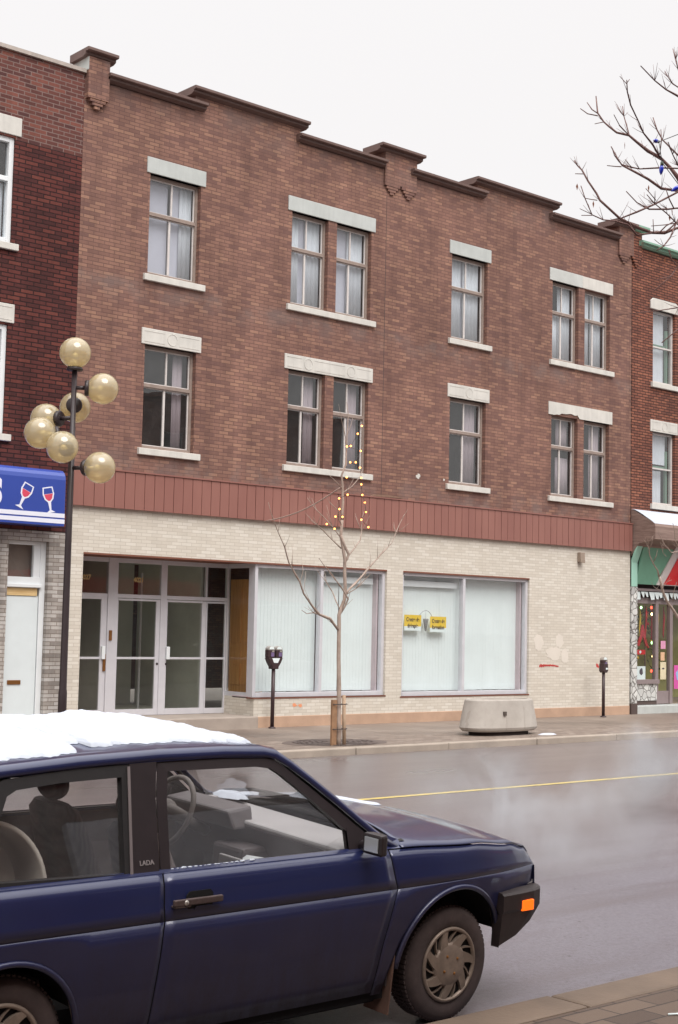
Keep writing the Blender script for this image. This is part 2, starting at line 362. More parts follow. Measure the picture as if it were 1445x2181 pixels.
M['kerb_near'] = plain('shaded_granite_kerb', (104,87,73), .7, var=.18, nscale=2.6, bump=.6, fine=40)  # near granite darkened: its shade is put into the colour
M['ground'] = plain('bare_ground', (96,90,84), .95, var=.1, nscale=.2)

structure(MB().box(-600, 700, -500, 800, -1.2, -.25).build('ground', M['ground']))
mb = MB(); ys = [4.94] + [4.95+12*i/40 for i in range(41)] + [16.96]
X0, X1 = -45, 95
xs_ = [X0 + (X1-X0)*i/28 for i in range(29)]
for i in range(28):
    for j in range(len(ys)-1):
        mb.add([(xs_[i],ys[j],road_z(ys[j])), (xs_[i+1],ys[j],road_z(ys[j])), (xs_[i+1],ys[j+1],road_z(ys[j+1])), (xs_[i],ys[j+1],road_z(ys[j+1]))], [(0,1,2,3)], 0, True)
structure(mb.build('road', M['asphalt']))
g = NG('worn_yellow_road_paint'); wn = g.noise(14, 6, .75)
g.bsdf(g.mix(g.ramp(wn, [(.50, (0,0,0,1)), (.68, (1,1,1,1))]), s2l((190,170,98)), s2l((128,116,102))), .6, 0, None, .3); M['yellow'] = g.m
mb = MB(); n = 60
for i in range(n):
    a, b = X0+(X1-X0)*i/n, X0+(X1-X0)*(i+1)/n
    mb.quad((a,11.27,road_z(11.27)+.004),(b,11.27,road_z(11.27)+.004),(b,11.37,road_z(11.37)+.004),(a,11.37,road_z(11.37)+.004))
structure(mb.build('road_centre_line', M['yellow']))
# far sidewalk : kerb stones, paved strip, concrete walk
mb = MB(); rnd = random.Random(3); x = X0
while x < X1:
    L = rnd.uniform(1.7, 2.3); dz = rnd.uniform(-.006, .006); mb.box(x, x+L-.012, 16.95+rnd.uniform(-.006,.006), 17.13, -.3, SW+.004+dz); x += L
structure(mb.build('far_kerb', M['kerb'], bevel=.018))
structure(MB().box(X0, X1, 17.13, 18.55, -.3, SW).build('far_paving_strip', M['paver_far']))
mb = MB(); x = X0
while x < X1: mb.box(x, x+1.49, 18.56, YF+.02, -.3, SW-.002); x += 1.5
structure(mb.build('far_sidewalk', M['sidewalk'], bevel=.006))
structure(MB().box(X0, X1, 18.5, YF+1.6, -.35, SW-.02).build('far_sidewalk_bed', M['sidewalk']))
# near sidewalk
mb = MB(); x = X0
while x < X1:
    L = rnd.uniform(1.5, 2.1); mb.box(x, x+L-.014, 4.68, 4.95+rnd.uniform(-.008,.008), -.3, SW+.005+rnd.uniform(-.006,.006)); x += L
structure(mb.build('near_kerb', M['kerb_near'], bevel=.02))
structure(MB().box(X0, X1, -3.2, 4.68, -.3, SW).build('near_sidewalk', M['paver_near']))

# ------------------------------------------------------------------ window builder for the upper storeys
def wavy(mb, x0, x1, z0, z1, y, amp=.009, per=.11, mi=0):
    n = max(4, int((x1-x0)/per*5))
    for i in range(n):
        a, b = x0+(x1-x0)*i/n, x0+(x1-x0)*(i+1)/n
        ya, yb = y+amp*math.sin(2*math.pi*a/per)+amp*.5*math.sin(17*a), y+amp*math.sin(2*math.pi*b/per)+amp*.5*math.sin(17*b)
        mb.add([(a,ya,z0),(b,yb,z0),(b,yb,z1),(a,ya,z1)], [(0,1,2,3)], mi, True)
def window(bld, xl, xr, z0, z1, cur, yf=YF, off=-.03, ztr=None, sashm=None):
    """casement with transom light: grey-brown timber frame, thin white sashes, four panes"""
    y = yf+.10; ztr = ztr or z0+.615*(z1-z0); f = .05
    mb = MB()
    mb.box(xl, xl+f, y, y+.09, z0, z1).box(xr-f, xr, y, y+.09, z0, z1)
    mb.box(xl+f, xr-f, y, y+.09, z1-f, z1).box(xl+f, xr-f, y-.012, y+.09, z0, z0+.055)
    mb.box(xl+f, xr-f, y-.01, y+.09, ztr-.03, ztr+.03)
    wf = mb.build('window', M['win_frame'], bld)
    mb = MB(); t = .022; ys, ye = y+.03, y+.06; xm = (xl+xr)/2
    def sash(a, b, c, d):
        mb.box(a, a+t, ys, ye, c, d).box(b-t, b, ys, ye, c, d).box(a+t, b-t, ys, ye, c, c+t).box(a+t, b-t, ys, ye, d-t, d)
    sash(xl+f, xr-f, ztr+.03, z1-f); mb.box(xm-.016, xm+.016, ys-.004, ye-.002, ztr+.03+t, z1-f-t)
    sash(xl+f, xr-f, z0+.055, ztr-.03); mb.box(xm+off-.02, xm+off+.02, ys-.006, ye-.002, z0+.055+t, ztr-.03-t)
    mb.build('sash', M['sash'], wf)
    g_ = MB().quad((xl+f,ys+.012,z0+.06),(xr-f,ys+.012,z0+.06),(xr-f,ys+.012,ztr-.03),(xl+f,ys+.012,ztr-.03))
    g_.quad((xl+f,ys+.012,ztr+.03),(xr-f,ys+.012,ztr+.03),(xr-f,ys+.012,z1-f),(xl+f,ys+.012,z1-f))
    g_.build('pane', M['win_glass'], wf)
    for kind, a, b, c, d in cur:                       # fractions of the opening
        mb = MB(); X = lambda k: xl+f+(xr-xl-2*f)*k; Z = lambda k: z0+.06+(z1-z0-.11)*k
        if kind == 'blind':
            mb.box(X(a), X(b), y+.16, y+.17, Z(c), Z(d)); mb.build('blind', M['curtain_grey'], wf)
        else:
            wavy(mb, X(a), X(b), Z(c), Z(d), y+.13+.02*(kind == 'pink')); mb.build('curtain', M['curtain'] if kind == 'sheer' else M['curtain_pink'], wf, solid=.004)
    return wf
def lintel(bld, x0, x1, z0, z1, mat_, relief=None, yf=YF):
    mb = MB().box(x0, x1, yf-.022, yf+.24, z0, z1)
    o = mb.build('lintel', mat_, bld, bevel=.008)
    if relief:
        r = MB()
        for cx in relief:
            cz = (z0+z1)/2; R_ = (z1-z0)*.36
            r.tube([(cx+R_*math.cos(t_*math.pi/12), yf-.024, cz+R_*math.sin(t_*math.pi/12)) for t_ in range(25)], .005, 6, caps=False)
        xs2 = [x0+.05] + [q for cx in relief for q in (cx-.16, cx+.16)] + [x1-.05]
        for a, b in zip(xs2[::2], xs2[1::2]):
            if b-a > .05:
                for zz in (z0+.05, z1-.05): r.box(a, b, yf-.027, yf-.0222, zz-.004, zz+.004)
        r.build('carving', mat_, o)
    return o
def sill(bld, x0, x1, z0, z1, mat_, notches=(), yf=YF):
    mb = MB().xprism([(yf-.06, z0), (yf+.2, z0), (yf+.2, z1+.02), (yf-.06, z1-.012)], x0, x1)
    return mb.build('sill', mat_, bld, bevel=.007)

# ------------------------------------------------------------------ main brick building
XL, XR = 12.49, 27.64
bld = thing('brick_building', (20.0, YF, SW), 'long three storey mauve brown brick building with stepped roofline and cream brick empty shopfront', 'building')
B = 7.624
UZ = (8.106, 9.915); LZ = (5.027, 6.854)
openings = []
for k in range(2):
    for z0, z1 in (UZ, LZ):
        for a, b in ((13.88, 14.98), (17.13, 18.05), (18.27, 19.19)): openings.append((a+k*B, b+k*B, z0, z1))
mb = wall(MB(), XL, XR, 4.30, 11.28, YF, .24, openings)
# parapet steps above the low line
for a, b in ((14.80, 17.28), (22.24, 24.74)): mb.box(a, b, YF, YF+.3, 11.28, 11.56)
mb.quad((XL,YF,4.3),(XL,YF,11.28),(XL,YF+14,11.28),(XL,YF+14,4.3)).quad((XR,YF,11.28),(XR,YF,4.3),(XR,YF+14,4.3),(XR,YF+14,11.28))
mb.quad((XL,YF+14,SW),(XL,YF+14,11.28),(XR,YF+14,11.28),(XR,YF+14,SW))
mb.quad((XL,YF+.24,10.9),(XR,YF+.24,10.9),(XR,YF+14,10.7),(XL,YF+14,10.7))
mb.build('upper_wall', M['brick'], bld)
# seam between the two halves of the front (a straight joint)
MB().box(19.585, 19.592, YF-.004, YF, 4.58, 10.75).build('seam', M['dark_room'], bld)
# piers and their stepped brick corbels
def pier(x0, x1, zt, corbs, mat_=None, proud=.05, zb=11.0):
    p = MB().box(x0, x1, YF-proud, YF+.3, zb, zt)
    for cx, hw in corbs:
        for i in range(4): p.box(cx-hw*(1-i*.25), cx+hw*(1-i*.25), YF-proud*(1-.12*i), YF+.01, zb-.055*(i+1), zb-.055*i-.002*i)
    return p
pier(12.50, 12.915, 11.63, [(12.705, .205)], proud=.10, zb=10.97).build('pier', M['brick'], bld)
MB().box(12.492, 12.4995, YF-.098, YF+.45, 11.395, 11.625).build('pier_side_flashing', M['stone'], bld)
pier(19.49, 20.38, 11.63, [(19.70, .21), (20.17, .21)]).build('pier', M['brick'], bld)
pier(27.10, 27.655, 11.63, [(27.31, .21)]).build('pier', M['brick'], bld)
# sheet-metal cornices: stepped moulding, each length its own part
def cornice(x0, x1, z, proj=.17, parent=bld, m=None, ov=0):
    pr = [(YF+.42, z-.135), (YF-.02, z-.135), (YF-.10, z-.105), (YF-.10, z-.062), (YF-proj+.02, z-.062), (YF-proj, z-.05), (YF-proj, z-.005), (YF-proj+.03, z), (YF+.42, z)]
    c = MB().xprism(pr, x0, x1)
    return c.build('cornice', m or M['cornice'], parent)
cornice(12.89, 14.98, 11.43); cornice(14.68, 17.40, 11.695); cornice(17.18, 19.47, 11.43)
cornice(20.20, 22.44, 11.43); cornice(22.10, 24.86, 11.695); cornice(24.60, 27.08, 11.43)
cornice(12.42, 13.03, 11.755, .2); cornice(19.28, 20.50, 11.755, .2); cornice(26.86, 27.655, 11.755, .2)
# windows, lintels, sills
S_ = 'sheer'; P_ = 'pink'; D_ = 'blind'
curt = {
 (0,0,0): [(D_,0,.56,0,1), (S_,.74,1,0,1), (D_,.5,.8,.0,1)], (0,0,1): [(S_,0,.36,0,1),(D_,.3,.6,0,1),(S_,.55,1,0,1)], (0,0,2): [(D_,0,.52,0,1),(S_,.5,1,0,1)],
 (0,1,0): [(P_,.72,.93,0,1)], (0,1,1): [(P_,.66,.95,0,1)], (0,1,2): [(P_,.62,.93,0,1)],
 (1,0,0): [(S_,0,.45,0,1),(S_,.5,1,0,1),(D_,.4,.6,0,1)], (1,0,1): [(S_,.47,1,0,1),(S_,0,.44,0,.62)], (1,0,2): [(S_,0,.46,0,1),(S_,.5,1,0,1)],
 (1,1,0): [(P_,.6,.95,0,1)], (1,1,1): [(P_,.5,.95,.6,1),(P_,.48,1,0,.5)], (1,1,2): [(P_,.52,.95,0,1)]}
for k in range(2):
    for fl, (z0, z1) in enumerate((UZ, LZ)):
        for i, (a, b) in enumerate(((13.88, 14.98), (17.13, 18.05), (18.27, 19.19))):
            window(bld, a+k*B, b+k*B, z0, z1, curt[(k, fl, i)])
        up = fl == 0; o_ = k*B
        lintel(bld, 13.80+o_, 15.075+o_, z1, z1+.285, M['stone'] if up else M['stone_bright'], None if up else [14.44+o_])
        if (k, fl) == (1, 1):        # lower edge broken away over the left light
            pr = [(17.02+o_, z1+.29), (17.02+o_, z1), (17.22+o_, z1), (17.30+o_, z1+.02), (17.38+o_, z1+.015), (17.46+o_, z1+.055), (17.62+o_, z1+.06), (17.80+o_, z1+.085), (17.92+o_, z1+.06), (18.02+o_, z1+.075), (18.10+o_, z1), (19.285+o_, z1), (19.285+o_, z1+.29)]
            MB().prism(pr, YF-.022, YF+.2).build('lintel', M['stone_bright'], bld)
        elif (k, fl) == (1, 0):      # two blocks, the left one greyer
            lintel(bld, 17.02+o_, 18.17+o_, z1, z1+.285, plain('grey_lintel_block', (188,190,186), .8)); lintel(bld, 18.172+o_, 19.285+o_, z1+.003, z1+.28, M['stone_bright'])
        else: lintel(bld, 17.02+o_, 19.285+o_, z1, z1+.285, M['stone'] if up else M['stone_bright'], None if up else [17.6+o_, 18.7+o_])
        sill(bld, 13.79+o_, 15.10+o_, z0-.125, z0, M['stone_bright']); sill(bld, 17.03+o_, 19.31+o_, z0-.125, z0, M['stone_bright'])
# dark rooms behind the upper windows
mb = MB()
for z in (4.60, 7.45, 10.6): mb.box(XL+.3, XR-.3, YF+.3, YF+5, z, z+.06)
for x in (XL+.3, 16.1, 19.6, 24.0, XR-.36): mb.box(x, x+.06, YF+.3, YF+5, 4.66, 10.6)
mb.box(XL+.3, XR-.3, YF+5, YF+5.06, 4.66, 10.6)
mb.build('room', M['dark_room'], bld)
# metal cladding band with narrow standing ribs
g = NG('brown_red_ribbed_cladding'); n1 = g.noise(1.0, 4, .6, (1.2, 1.2, .5)); n2 = g.noise(1.0, 4, .7, (14, 14, .8))
col = g.ramp(n1, [(.3, s2l((138,93,84))), (.7, s2l((152,106,95)))]); col = g.mix(g.math('MULTIPLY', n2, .3), col, s2l((122,80,76)))
g.bsdf(col, .5, 0, None, .4); M['clad'] = g.m
mb = MB(); x = XL+.02; rnd = random.Random(5)
while x < XR:
    x2 = min(x+.203, XR); d = rnd.uniform(0, .004)
    mb.box(x, x2-.012, YF-.075-d, YF, 3.925, 4.56).box(x2-.012, x2, YF-.062, YF, 3.925, 4.56); x = x2
mb.box(XL+.02, XR, YF-.095, YF, 4.561, 4.585)
mb.build('cladding_band', M['clad'], bld)
# cream brick ground floor
gh = [(12.79, 19.79, .66, 3.15), (12.79, 16.50, SW, .66), (20.24, 24.08, .63, 3.15)]
mb = wall(MB(), XL+.03, XR, .31, 3.925, YF, .24, [(12.79, 16.50, .31, .66), (12.79, 19.79, .66, 3.15), (20.24, 24.08, .63, 3.15)])
mb.box(16.50, 16.62, YF+.24, YF+.92, .31, .66)                       # low return wall beside the entrance
mb.box(12.60, 12.79, YF+.24, YF+.9, .31, 3.15)
mb.build('shopfront_wall', M['white_brick'], bld)
MB().box(16.4999, 27.64, YF-.012, YF+.24, SW-.05, .31).box(12.52, 12.7899, YF-.012, YF+.24, SW-.05, .31).build('plinth', M['plinth'], bld, bevel=.01)
# courses of darker header bricks over and under the openings read as a thin brown line
MB().box(12.79, 19.79, YF-.004, YF+.2, 3.12, 3.15).box(20.24, 24.08, YF-.004, YF+.2, 3.12, 3.15).build('steel_lintel', M['soffit'], bld)
MB().box(16.47, 19.81, YF-.012, YF+.2, .636, .66).box(20.21, 24.10, YF-.012, YF+.2, .606, .63).build('sill_flashing', M['soffit'], bld)
MB().box(12.79, 16.5, YF+.24, YF+.95, 3.13, 3.16).build('soffit', M['soffit'], bld)
# shop windows
def shopwin(x0, x1, xm, z0, z1, gaps, headrail):
    f = .07; y = YF+.05; mb = MB()
    mb.box(x0, x0+f, y, y+.11, z0, z1).box(x1-f, x1, y, y+.11, z0, z1).box(x0+f, x1-f, y, y+.11, z1-.06, z1).box(x0+f, x1-f, y-.01, y+.13, z0, z0+.085)
    mb.box(xm-.035, xm+.035, y-.008, y+.11, z0+.085, z1-.06)
    wf = mb.build('shop_window', M['alu'], bld, bevel=.004)
    MB().quad((x0+f,y+.05,z0+.08),(x1-f,y+.05,z0+.08),(x1-f,y+.05,z1-.06),(x0+f,y+.05,z1-.06)).build('pane', M['shop_glass'], wf)
    mb = MB(); x = x0+f+.01; yb = y+.24; i = 0; rn = random.Random(int(x0*10))
    while x < x1-.11:
        dark = False
        for ga, gb, zt, zb in gaps:
            if ga <= x < gb: dark = (zt, zb)
        a = .045+rn.uniform(-.02, .02); w_ = .092; dy = w_*math.sin(a)*.5
        bot = z0+.09+rn.uniform(0,.006); xx1 = x+w_*.96
        if dark:
            # a slat hanging askew leaves a wedge
            sk = (dark[1])
            mb.add([(x+sk,yb-dy,bot),(xx1,yb+dy,bot),(xx1,yb+dy,z1-.055),(x+.004,yb-dy,z1-.055)], [(0,1,2,3)], 0)
        else: mb.add([(x,yb-dy,bot),(xx1,yb+dy,bot),(xx1,yb+dy,z1-.055),(x,yb-dy,z1-.055)], [(0,1,2,3)], 0)
        x += .084; i += 1
    mb.build('vertical_blind', M['blind'], wf, solid=.0015)
    for a, b in headrail: MB().box(a, b, yb-.09, yb-.03, z1-.27, z1-.15).build('head_rail', M['white_frame'], wf)
    MB().box(x1-.115, x1-.075, y+.12, y+.55, z0+.02, z1-.05).box(x0+(.75 if x0 < 17 else f), x1-f, y+.55, y+.58, z0, z1).box(x0, x1, y+.13, y+.6, z0-.02, z0+.018).build('display_box', M['curtain_pink'], wf)
    return wf
shopwin(16.50, 19.79, 18.13, .66, 3.12, [(18.17, 18.27, 0, .075), (18.70, 18.79, 0, .07)], [(18.25, 19.6)])
shopwin(20.24, 24.08, 22.07, .63, 3.12, [], [(20.33, 22.0)])
# side glass of the display, along the entrance recess
mb = MB().box(16.502, 16.60, YF+.16, YF+.24, .66, 3.13).box(16.51, 16.57, YF+.90, YF+.98, .33, 3.13).box(16.51, 16.57, YF+.24, YF+.90, .66, .74).box(16.51, 16.57, YF+.24, YF+.90, 3.05, 3.13)
sf = mb.build('side_window', M['alu'], bld)
MB().quad((16.54,YF+.24,.74),(16.54,YF+.90,.74),(16.54,YF+.90,3.05),(16.54,YF+.24,3.05)).build('pane', M['door_glass'], sf)
# entrance: raised threshold, three glazed leaves and a side light
YD = 22.0
MB().box(12.6, 16.499, YF-.16, YD+.25, SW-.03, .325).build('threshold_step', plain('worn_concrete_step', (160,148,138), .85, var=.12, bump=.4), bld, bevel=.02)
def doorset(x0, x1, zb, zt, st, mid, name='door', bot=.11, y=YD):
    mb = MB(); y1 = y+.045
    mb.box(x0, x0+st[0], y, y1, zb, zt).box(x1-st[1], x1, y, y1, zb, zt).box(x0+st[0], x1-st[1], y, y1, zb, zb+bot).box(x0+st[0], x1-st[1], y, y1, zt-.035, zt)
    mb.box(x0+st[0], x1-st[1], y+.005, y1-.005, mid-.02, mid+.02)
    d = mb.build(name, M['alu'], bld, bevel=.003)
    MB().quad((x0+st[0],y+.02,zb+bot),(x1-st[1],y+.02,zb+bot),(x1-st[1],y+.02,zt-.035),(x0+st[0],y+.02,zt-.035)).build('pane', M['door_glass'], d)
    return d
dA = doorset(12.95, 13.86, .33, 2.42, (.06, .12), 1.35); dB = doorset(14.065, 14.99, .33, 2.41, (.03, .085), 1.35); dC = doorset(15.125, 16.02, .33, 2.41, (.03, .09), 1.35)
dD = doorset(16.025, 16.50, .33, 2.41, (.03, .03), 1.35, 'side_light', .1)
mb = MB().box(13.862, 14.063, YD-.02, YD+.07, .33, 3.13).box(14.992, 15.123, YD-.012, YD+.06, .33, 3.13).box(12.80, 12.948, YD-.01, YD+.06, .33, 3.13)
for a, b in ((12.95, 13.86), (14.065, 14.99), (15.125, 16.5)):
    mb.box(a, b, YD-.006, YD+.055, 2.42, 2.49).box(a, b, YD-.006, YD+.055, 3.05, 3.13)
mb.box(16.00, 16.04, YD-.006, YD+.055, 2.49, 3.05)
fr = mb.build('entrance_frame', M['alu'], bld, bevel=.004)
for a, b in ((12.95, 13.86), (14.065, 14.99), (15.125, 16.0), (16.04, 16.5)): MB().quad((a,YD+.02,2.49),(b,YD+.02,2.49),(b,YD+.02,3.05),(a,YD+.02,3.05)).build('transom_pane', M['door_glass'], fr)
# locks, pulls, plates, house numbers
for d, x in ((dA, 13.79), (dC, 15.165)): MB().box(x-.035, x+.035, YD-.05, YD-.001, 1.33, 1.56).build('push_plate', M['white_frame'], d, bevel=.005)
MB().box(13.80, 13.85, YD-.03, YD-.0005, 1.12, 1.42).build('handle', M['brass'], dA, bevel=.006)
MB().box(13.90, 13.955, YD-.045, YD-.021, 1.66, 1.84).build('letter_plate', M['brass'], fr, bevel=.004)
for d, x in ((dB, 14.95), (dC, 15.145)): MB().lathe([(.001,-.025),(.02,-.02),(.022,0)], (x, YD-.001, 1.25), 12, axis='y').build('lock', M['black_metal'], d)
M['number'] = plain('tan_house_number', (196,168,116), .6)
text('house_number', '4027', .12, (13.40, YD+.012, 2.76), M['number'], fr, sx=.9, bold=.004)
text('house_number', '4021', .12, (14.51, YD+.012, 2.75), M['number'], fr, sx=.9, bold=.004)
# vestibule behind the doors
mb = MB().box(14.02, 16.5, 25.2, 25.25, .33, 3.2).box(14.0, 14.05, YD+.08, 25.2, .33, 3.2).box(16.6, 16.65, YD+.98, 25.2, .33, 3.2).box(14.05, 16.6, YD+.08, 25.2, 3.18, 3.22).box(14.05, 16.6, YD+.25, 25.2, .28, .325)
mb.build('vestibule', M['hall'], bld)
mb = MB().box(14.09, 15.1, 24.2, 24.25, 2.1, 2.95).box(15.62, 15.66, 23.6, 23.64, .33, 2.95).box(14.3, 14.33, 24.0, 24.03, .33, 1.9).box(14.9, 14.93, 24.0, 24.03, .33, 1.9).box(14.3, 14.93, 24.0, 24.03, 1.87, 1.9)
mb.build('inner_screen', M['alu'], bld)
mb = MB().box(12.6, 14.0, 25.2, 25.25, .33, 3.2).box(12.55, 12.6, YD, 25.2, .33, 3.2).box(12.6, 14.0, YD+.08, 25.2, 3.18, 3.22).box(12.6, 14.0, YD+.25, 25.2, .28, .325)
for i in range(9): mb.box(13.1, 13.98, 23.2+.22*i, 25.19, .33+.19*i, .33+.19*(i+1)-.002)
mb.build('stair_hall', M['hall_brown'], bld)
mb = MB().box(16.93, 16.97, 21.45, 22.46, .70, 2.86)
for z0, z1 in ((.85,1.25),(1.35,1.5),(1.65,2.7)):
    for a, b in ((21.70,22.0),(22.09,22.38)): mb.box(16.915, 16.93, a, b, z0, z1)
pd = mb.build('panelled_door', M['orange_wood'], bld, bevel=.004)
MB().sphere((16.90, 21.80, 1.52), .035, 14, 8).build('knob', M['white_frame'], pd)
# wall light / vent box, graffiti, marks on the walls
MB().box(25.70, 25.85, YF-.10, YF-.001, 3.585, 3.80).box(25.70, 25.85, YF-.11, YF-.10, 3.56, 3.64).build('wall_vent', M['hall_brown'], bld, bevel=.012)
def blob(mb, cx, cz, rx, rz, y, seed, n=18, jag=.35):
    rn = random.Random(seed); p = []
    for i in range(n): a = 2*math.pi*i/n; k = 1+rn.uniform(-jag, jag); p.append((cx+rx*k*math.cos(a), cz+rz*k*math.sin(a)))
    mb.prism(p, y-.0035, y)
mb = MB(); q = at(1153,1418,YF); q2 = at(1186,1417,YF)
for i in range(7): t_ = i/6; blob(mb, q.x+(q2.x-q.x)*t_, q.z+.015*math.sin(3*t_)-.01*t_, .075, .03*(1-.5*t_), YF-.0002*i, 10+i)
q = at(1273,1418,YF); blob(mb, q.x, q.z, .05, .05, YF, 4)
mb.build('graffiti', M['red_paint'], bld)
mb = MB()
for i, (u, v, rx, rz) in enumerate(((1148,1368,.16,.17),(1192,1365,.14,.16),(1180,1392,.26,.14),(1203,1398,.12,.16))):
    q = at(u, v, YF); blob(mb, q.x, q.z, rx, rz, YF-.0003*i, 30+i, 24, .15)
mb.build('overpaint_patch', plain('pale_grey_overpaint', (213,205,194), .85, var=.04), bld)
mb = MB(); q = at(891,1015,YF); blob(mb, q.x, q.z, .055, .05, YF, 5); q = at(946,1022,YF); blob(mb, q.x, q.z, .02, .025, YF, 6); mb.build('plaster_splash', M['stone_bright'], bld)
mb = MB()
for u, v in ((628,1502),(640,1503)):
    q = at(u, v, YF); blob(mb, q.x, q.z, .05, .03, YF, int(u))
mb.build('sticker_remnant', plain('faded_orange_sticker', (226,150,110), .8), bld)
# loose plank lying on the ledge of the cladding band
q0, q1 = at(790,1044,YF-.06), at(858,1041,YF-.06)
pk = MB().prism([(q0.x,4.586),(q1.x,4.60),(q1.x+.02,4.615),((q0.x+q1.x)/2,4.645),(q0.x+.1,4.625)], YF-.085, YF-.02).build('plank', plain('grey_weathered_plank', (128,100,84), .85, var=.2, nscale=10), None)
tag(pk, 'loose weathered plank lying on top of the ribbed brown cladding band', 'plank')

# the hanging shop signs in the second show window
M['yellow_card'] = plain('yellow_card', (226,190,50), .6, var=.05); M['card_white'] = plain('white_card', (222,232,232), .7, var=.03)
M['ink'] = plain('dark_ink', (60,46,34), .7); M['wire'] = plain('grey_wire', (150,152,160), .5, metal=.4)
ys = YF+.16
def card(x0, x1, z0, z1, l1, l2, lab):
    t = thing('hanging_sign', ((x0+x1)/2, ys, z0), lab, 'sign', 'yellow signs hanging in the show window')
    zm = z0+(z1-z0)*.27
    MB().box(x0, x1, ys, ys+.006, zm, z1).build('card', M['yellow_card'], t)
    MB().box(x0, x1, ys, ys+.006, z0, zm-.0005).build('card_foot', M['card_white'], t)
    xm = (x0+x1)/2; zt = z1-(z1-z0)*.30
    text('lettering', l1, .115, (xm, ys-.002, zt), M['ink'], t, .001, .78, bold=.003)
    text('lettering', l2, .115, (xm, ys-.002, zm+.01), M['ink'], t, .001, .78, bold=.003)
card(20.45, 20.93, 1.95, 2.27, 'Centre de', 'thérapie', 'yellow sign reading Centre de thérapie hanging in the show window')
card(21.19, 21.66, 1.93, 2.25, 'Centre de', 'formation', 'yellow sign reading Centre de formation hanging in the show window')
t = thing('hanging_ornament', (21.06, ys, 1.95), 'small grey cone hanging from a wire arch between the two yellow signs', 'ornament')
MB().lathe([(.004,1.94),(.022,1.97),(.055,2.17),(.058,2.19),(.05,2.20),(.001,2.20)], (21.06, ys, 0), 14).build('cone', plain('grey_speckled_cone', (142,142,142), .8, var=.5, nscale=60), t)
MB().tube([(20.88,ys,2.265),(20.92,ys,2.31),(20.98,ys,2.35),(21.06,ys,2.37),(21.14,ys,2.35),(21.20,ys,2.30),(21.24,ys,2.25)], .006, 6).tube([(21.06,ys,2.37),(21.06,ys,2.20)], .003, 5).build('wire_arch', M['wire'], t)
# ------------------------------------------------------------------ left neighbour
lb = thing('brick_building', (6.0, YF, SW), 'dark red brick building with white framed windows and blue shop fascia, leftmost building', 'building')
LX = -2.0
lw = [(a, b, z0, z1) for a, b in ((10.08,11.22),(6.6,7.8),(3.0,4.2)) for z0, z1 in ((8.13,9.90),(4.99,6.78))]
mb = wall(MB(), LX, 12.485, 3.45, 9.87, YF, .24, lw)
mb.build('upper_wall', M['dark_brick'], lb)
mb = wall(MB(), LX, 12.485, 9.87, 11.34, YF, .24, lw)
mb.quad((LX,YF+12,SW),(LX,YF+12,11.3),(12.48,YF+12,11.3),(12.48,YF+12,SW)).quad((LX,YF,SW),(LX,YF,11.3),(LX,YF+12,11.3),(LX,YF+12,SW)).quad((LX,YF+.2,10.9),(12.48,YF+.2,10.9),(12.48,YF+12,10.8),(LX,YF+12,10.8))
mb.build('parapet_wall', M['old_brick'], lb)
MB().xprism([(YF-.05,11.34),(YF+.3,11.34),(YF+.3,11.42),(YF-.05,11.405)], LX, 12.485).build('coping', plain('pale_grey_coping', (170,160,152), .8, var=.2, nscale=6), lb)
for a, b, z0, z1 in lw:
    f = .085; y = YF+.04; ztr = z0+.60*(z1-z0); mb = MB()
    mb.box(a, a+f, y, y+.12, z0, z1).box(b-f, b, y, y+.12, z0, z1).box(a+f, b-f, y, y+.12, z1-f, z1).box(a+f, b-f, y, y+.12, z0, z0+f).box(a+f, b-f, y+.005, y+.11, ztr-.03, ztr+.05)
    wf = mb.build('window', M['white_frame'], lb, bevel=.006)
    MB().quad((a+f,y+.07,z0+f),(b-f,y+.07,z0+f),(b-f,y+.07,z1-f),(a+f,y+.07,z1-f)).build('pane', M['win_glass'], wf)
    m2 = MB(); wavy(m2, a+f, b-f, z0+f, z1-.75, y+.16); m2.build('curtain', M['curtain'], wf)
    sill(lb, a-.10, b+.11, z0-.12, z0-.0, M['stone_bright'])
    lintel(lb, a-.12, b+.10, z1+.03, z1+.34, M['stone_bright'], [(a+b)/2] if z0 < 6 else None)
mb = MB()
for z in (4.6, 7.4): mb.box(LX+.3, 12.3, YF+.3, YF+4, z, z+.05)
mb.box(LX+.3, 12.3, YF+4, YF+4.05, .3, 10.6); mb.build('room', M['dark_room'], lb)
mb = wall(MB(), LX, 12.485, SW, 3.45, YF+.01, .24, [(11.40, 12.14, .30, 3.28), (6.2, 10.4, .8, 3.1)])
mb.build('shopfront_wall', M['dirty_brick'], lb)
# white flush door with plank strip and transom
mb = MB().box(12.04, 12.14, YF+.10, YF+.2, .30, 3.28).box(11.40, 12.04, YF+.09, YF+.2, 2.515, 2.69).box(11.40, 12.04, YF+.11, YF+.2, 3.22, 3.28).box(11.92, 12.04, YF+.11, YF+.18, 2.69, 3.22).box(11.40, 12.06, YF+.05, YF+.09, 2.52, 2.575)
df = mb.build('door_frame', M['white_frame'], lb, bevel=.006)
MB().quad((11.40,YF+.16,2.69),(11.92,YF+.16,2.69),(11.92,YF+.16,3.22),(11.40,YF+.16,3.22)).build('transom_pane', M['win_glass'], df)
MB().box(11.40, 12.04, YF+.3, YF+.32, 2.6, 3.25).build('transom_screen', M['hall_brown'], df)
MB().box(11.40, 12.0, YF+.10, YF+.14, 2.385, 2.51).build('plank_strip', M['pine'], df)
d = MB().box(11.41, 12.03, YF+.115, YF+.16, .30, 2.38).build('door', plain('pale_blue_white_painted_door', (216,224,226), .5, var=.03), lb, bevel=.006)
MB().box(11.52, 11.76, YF+.10, YF+.114, .94, 1.01).build('letter_slot', M['brass'], d, bevel=.003)
MB().box(11.2, 12.3, YF-.05, YF+.3, SW-.03, .298).build('doorstep', M['stone'], lb, bevel=.01)
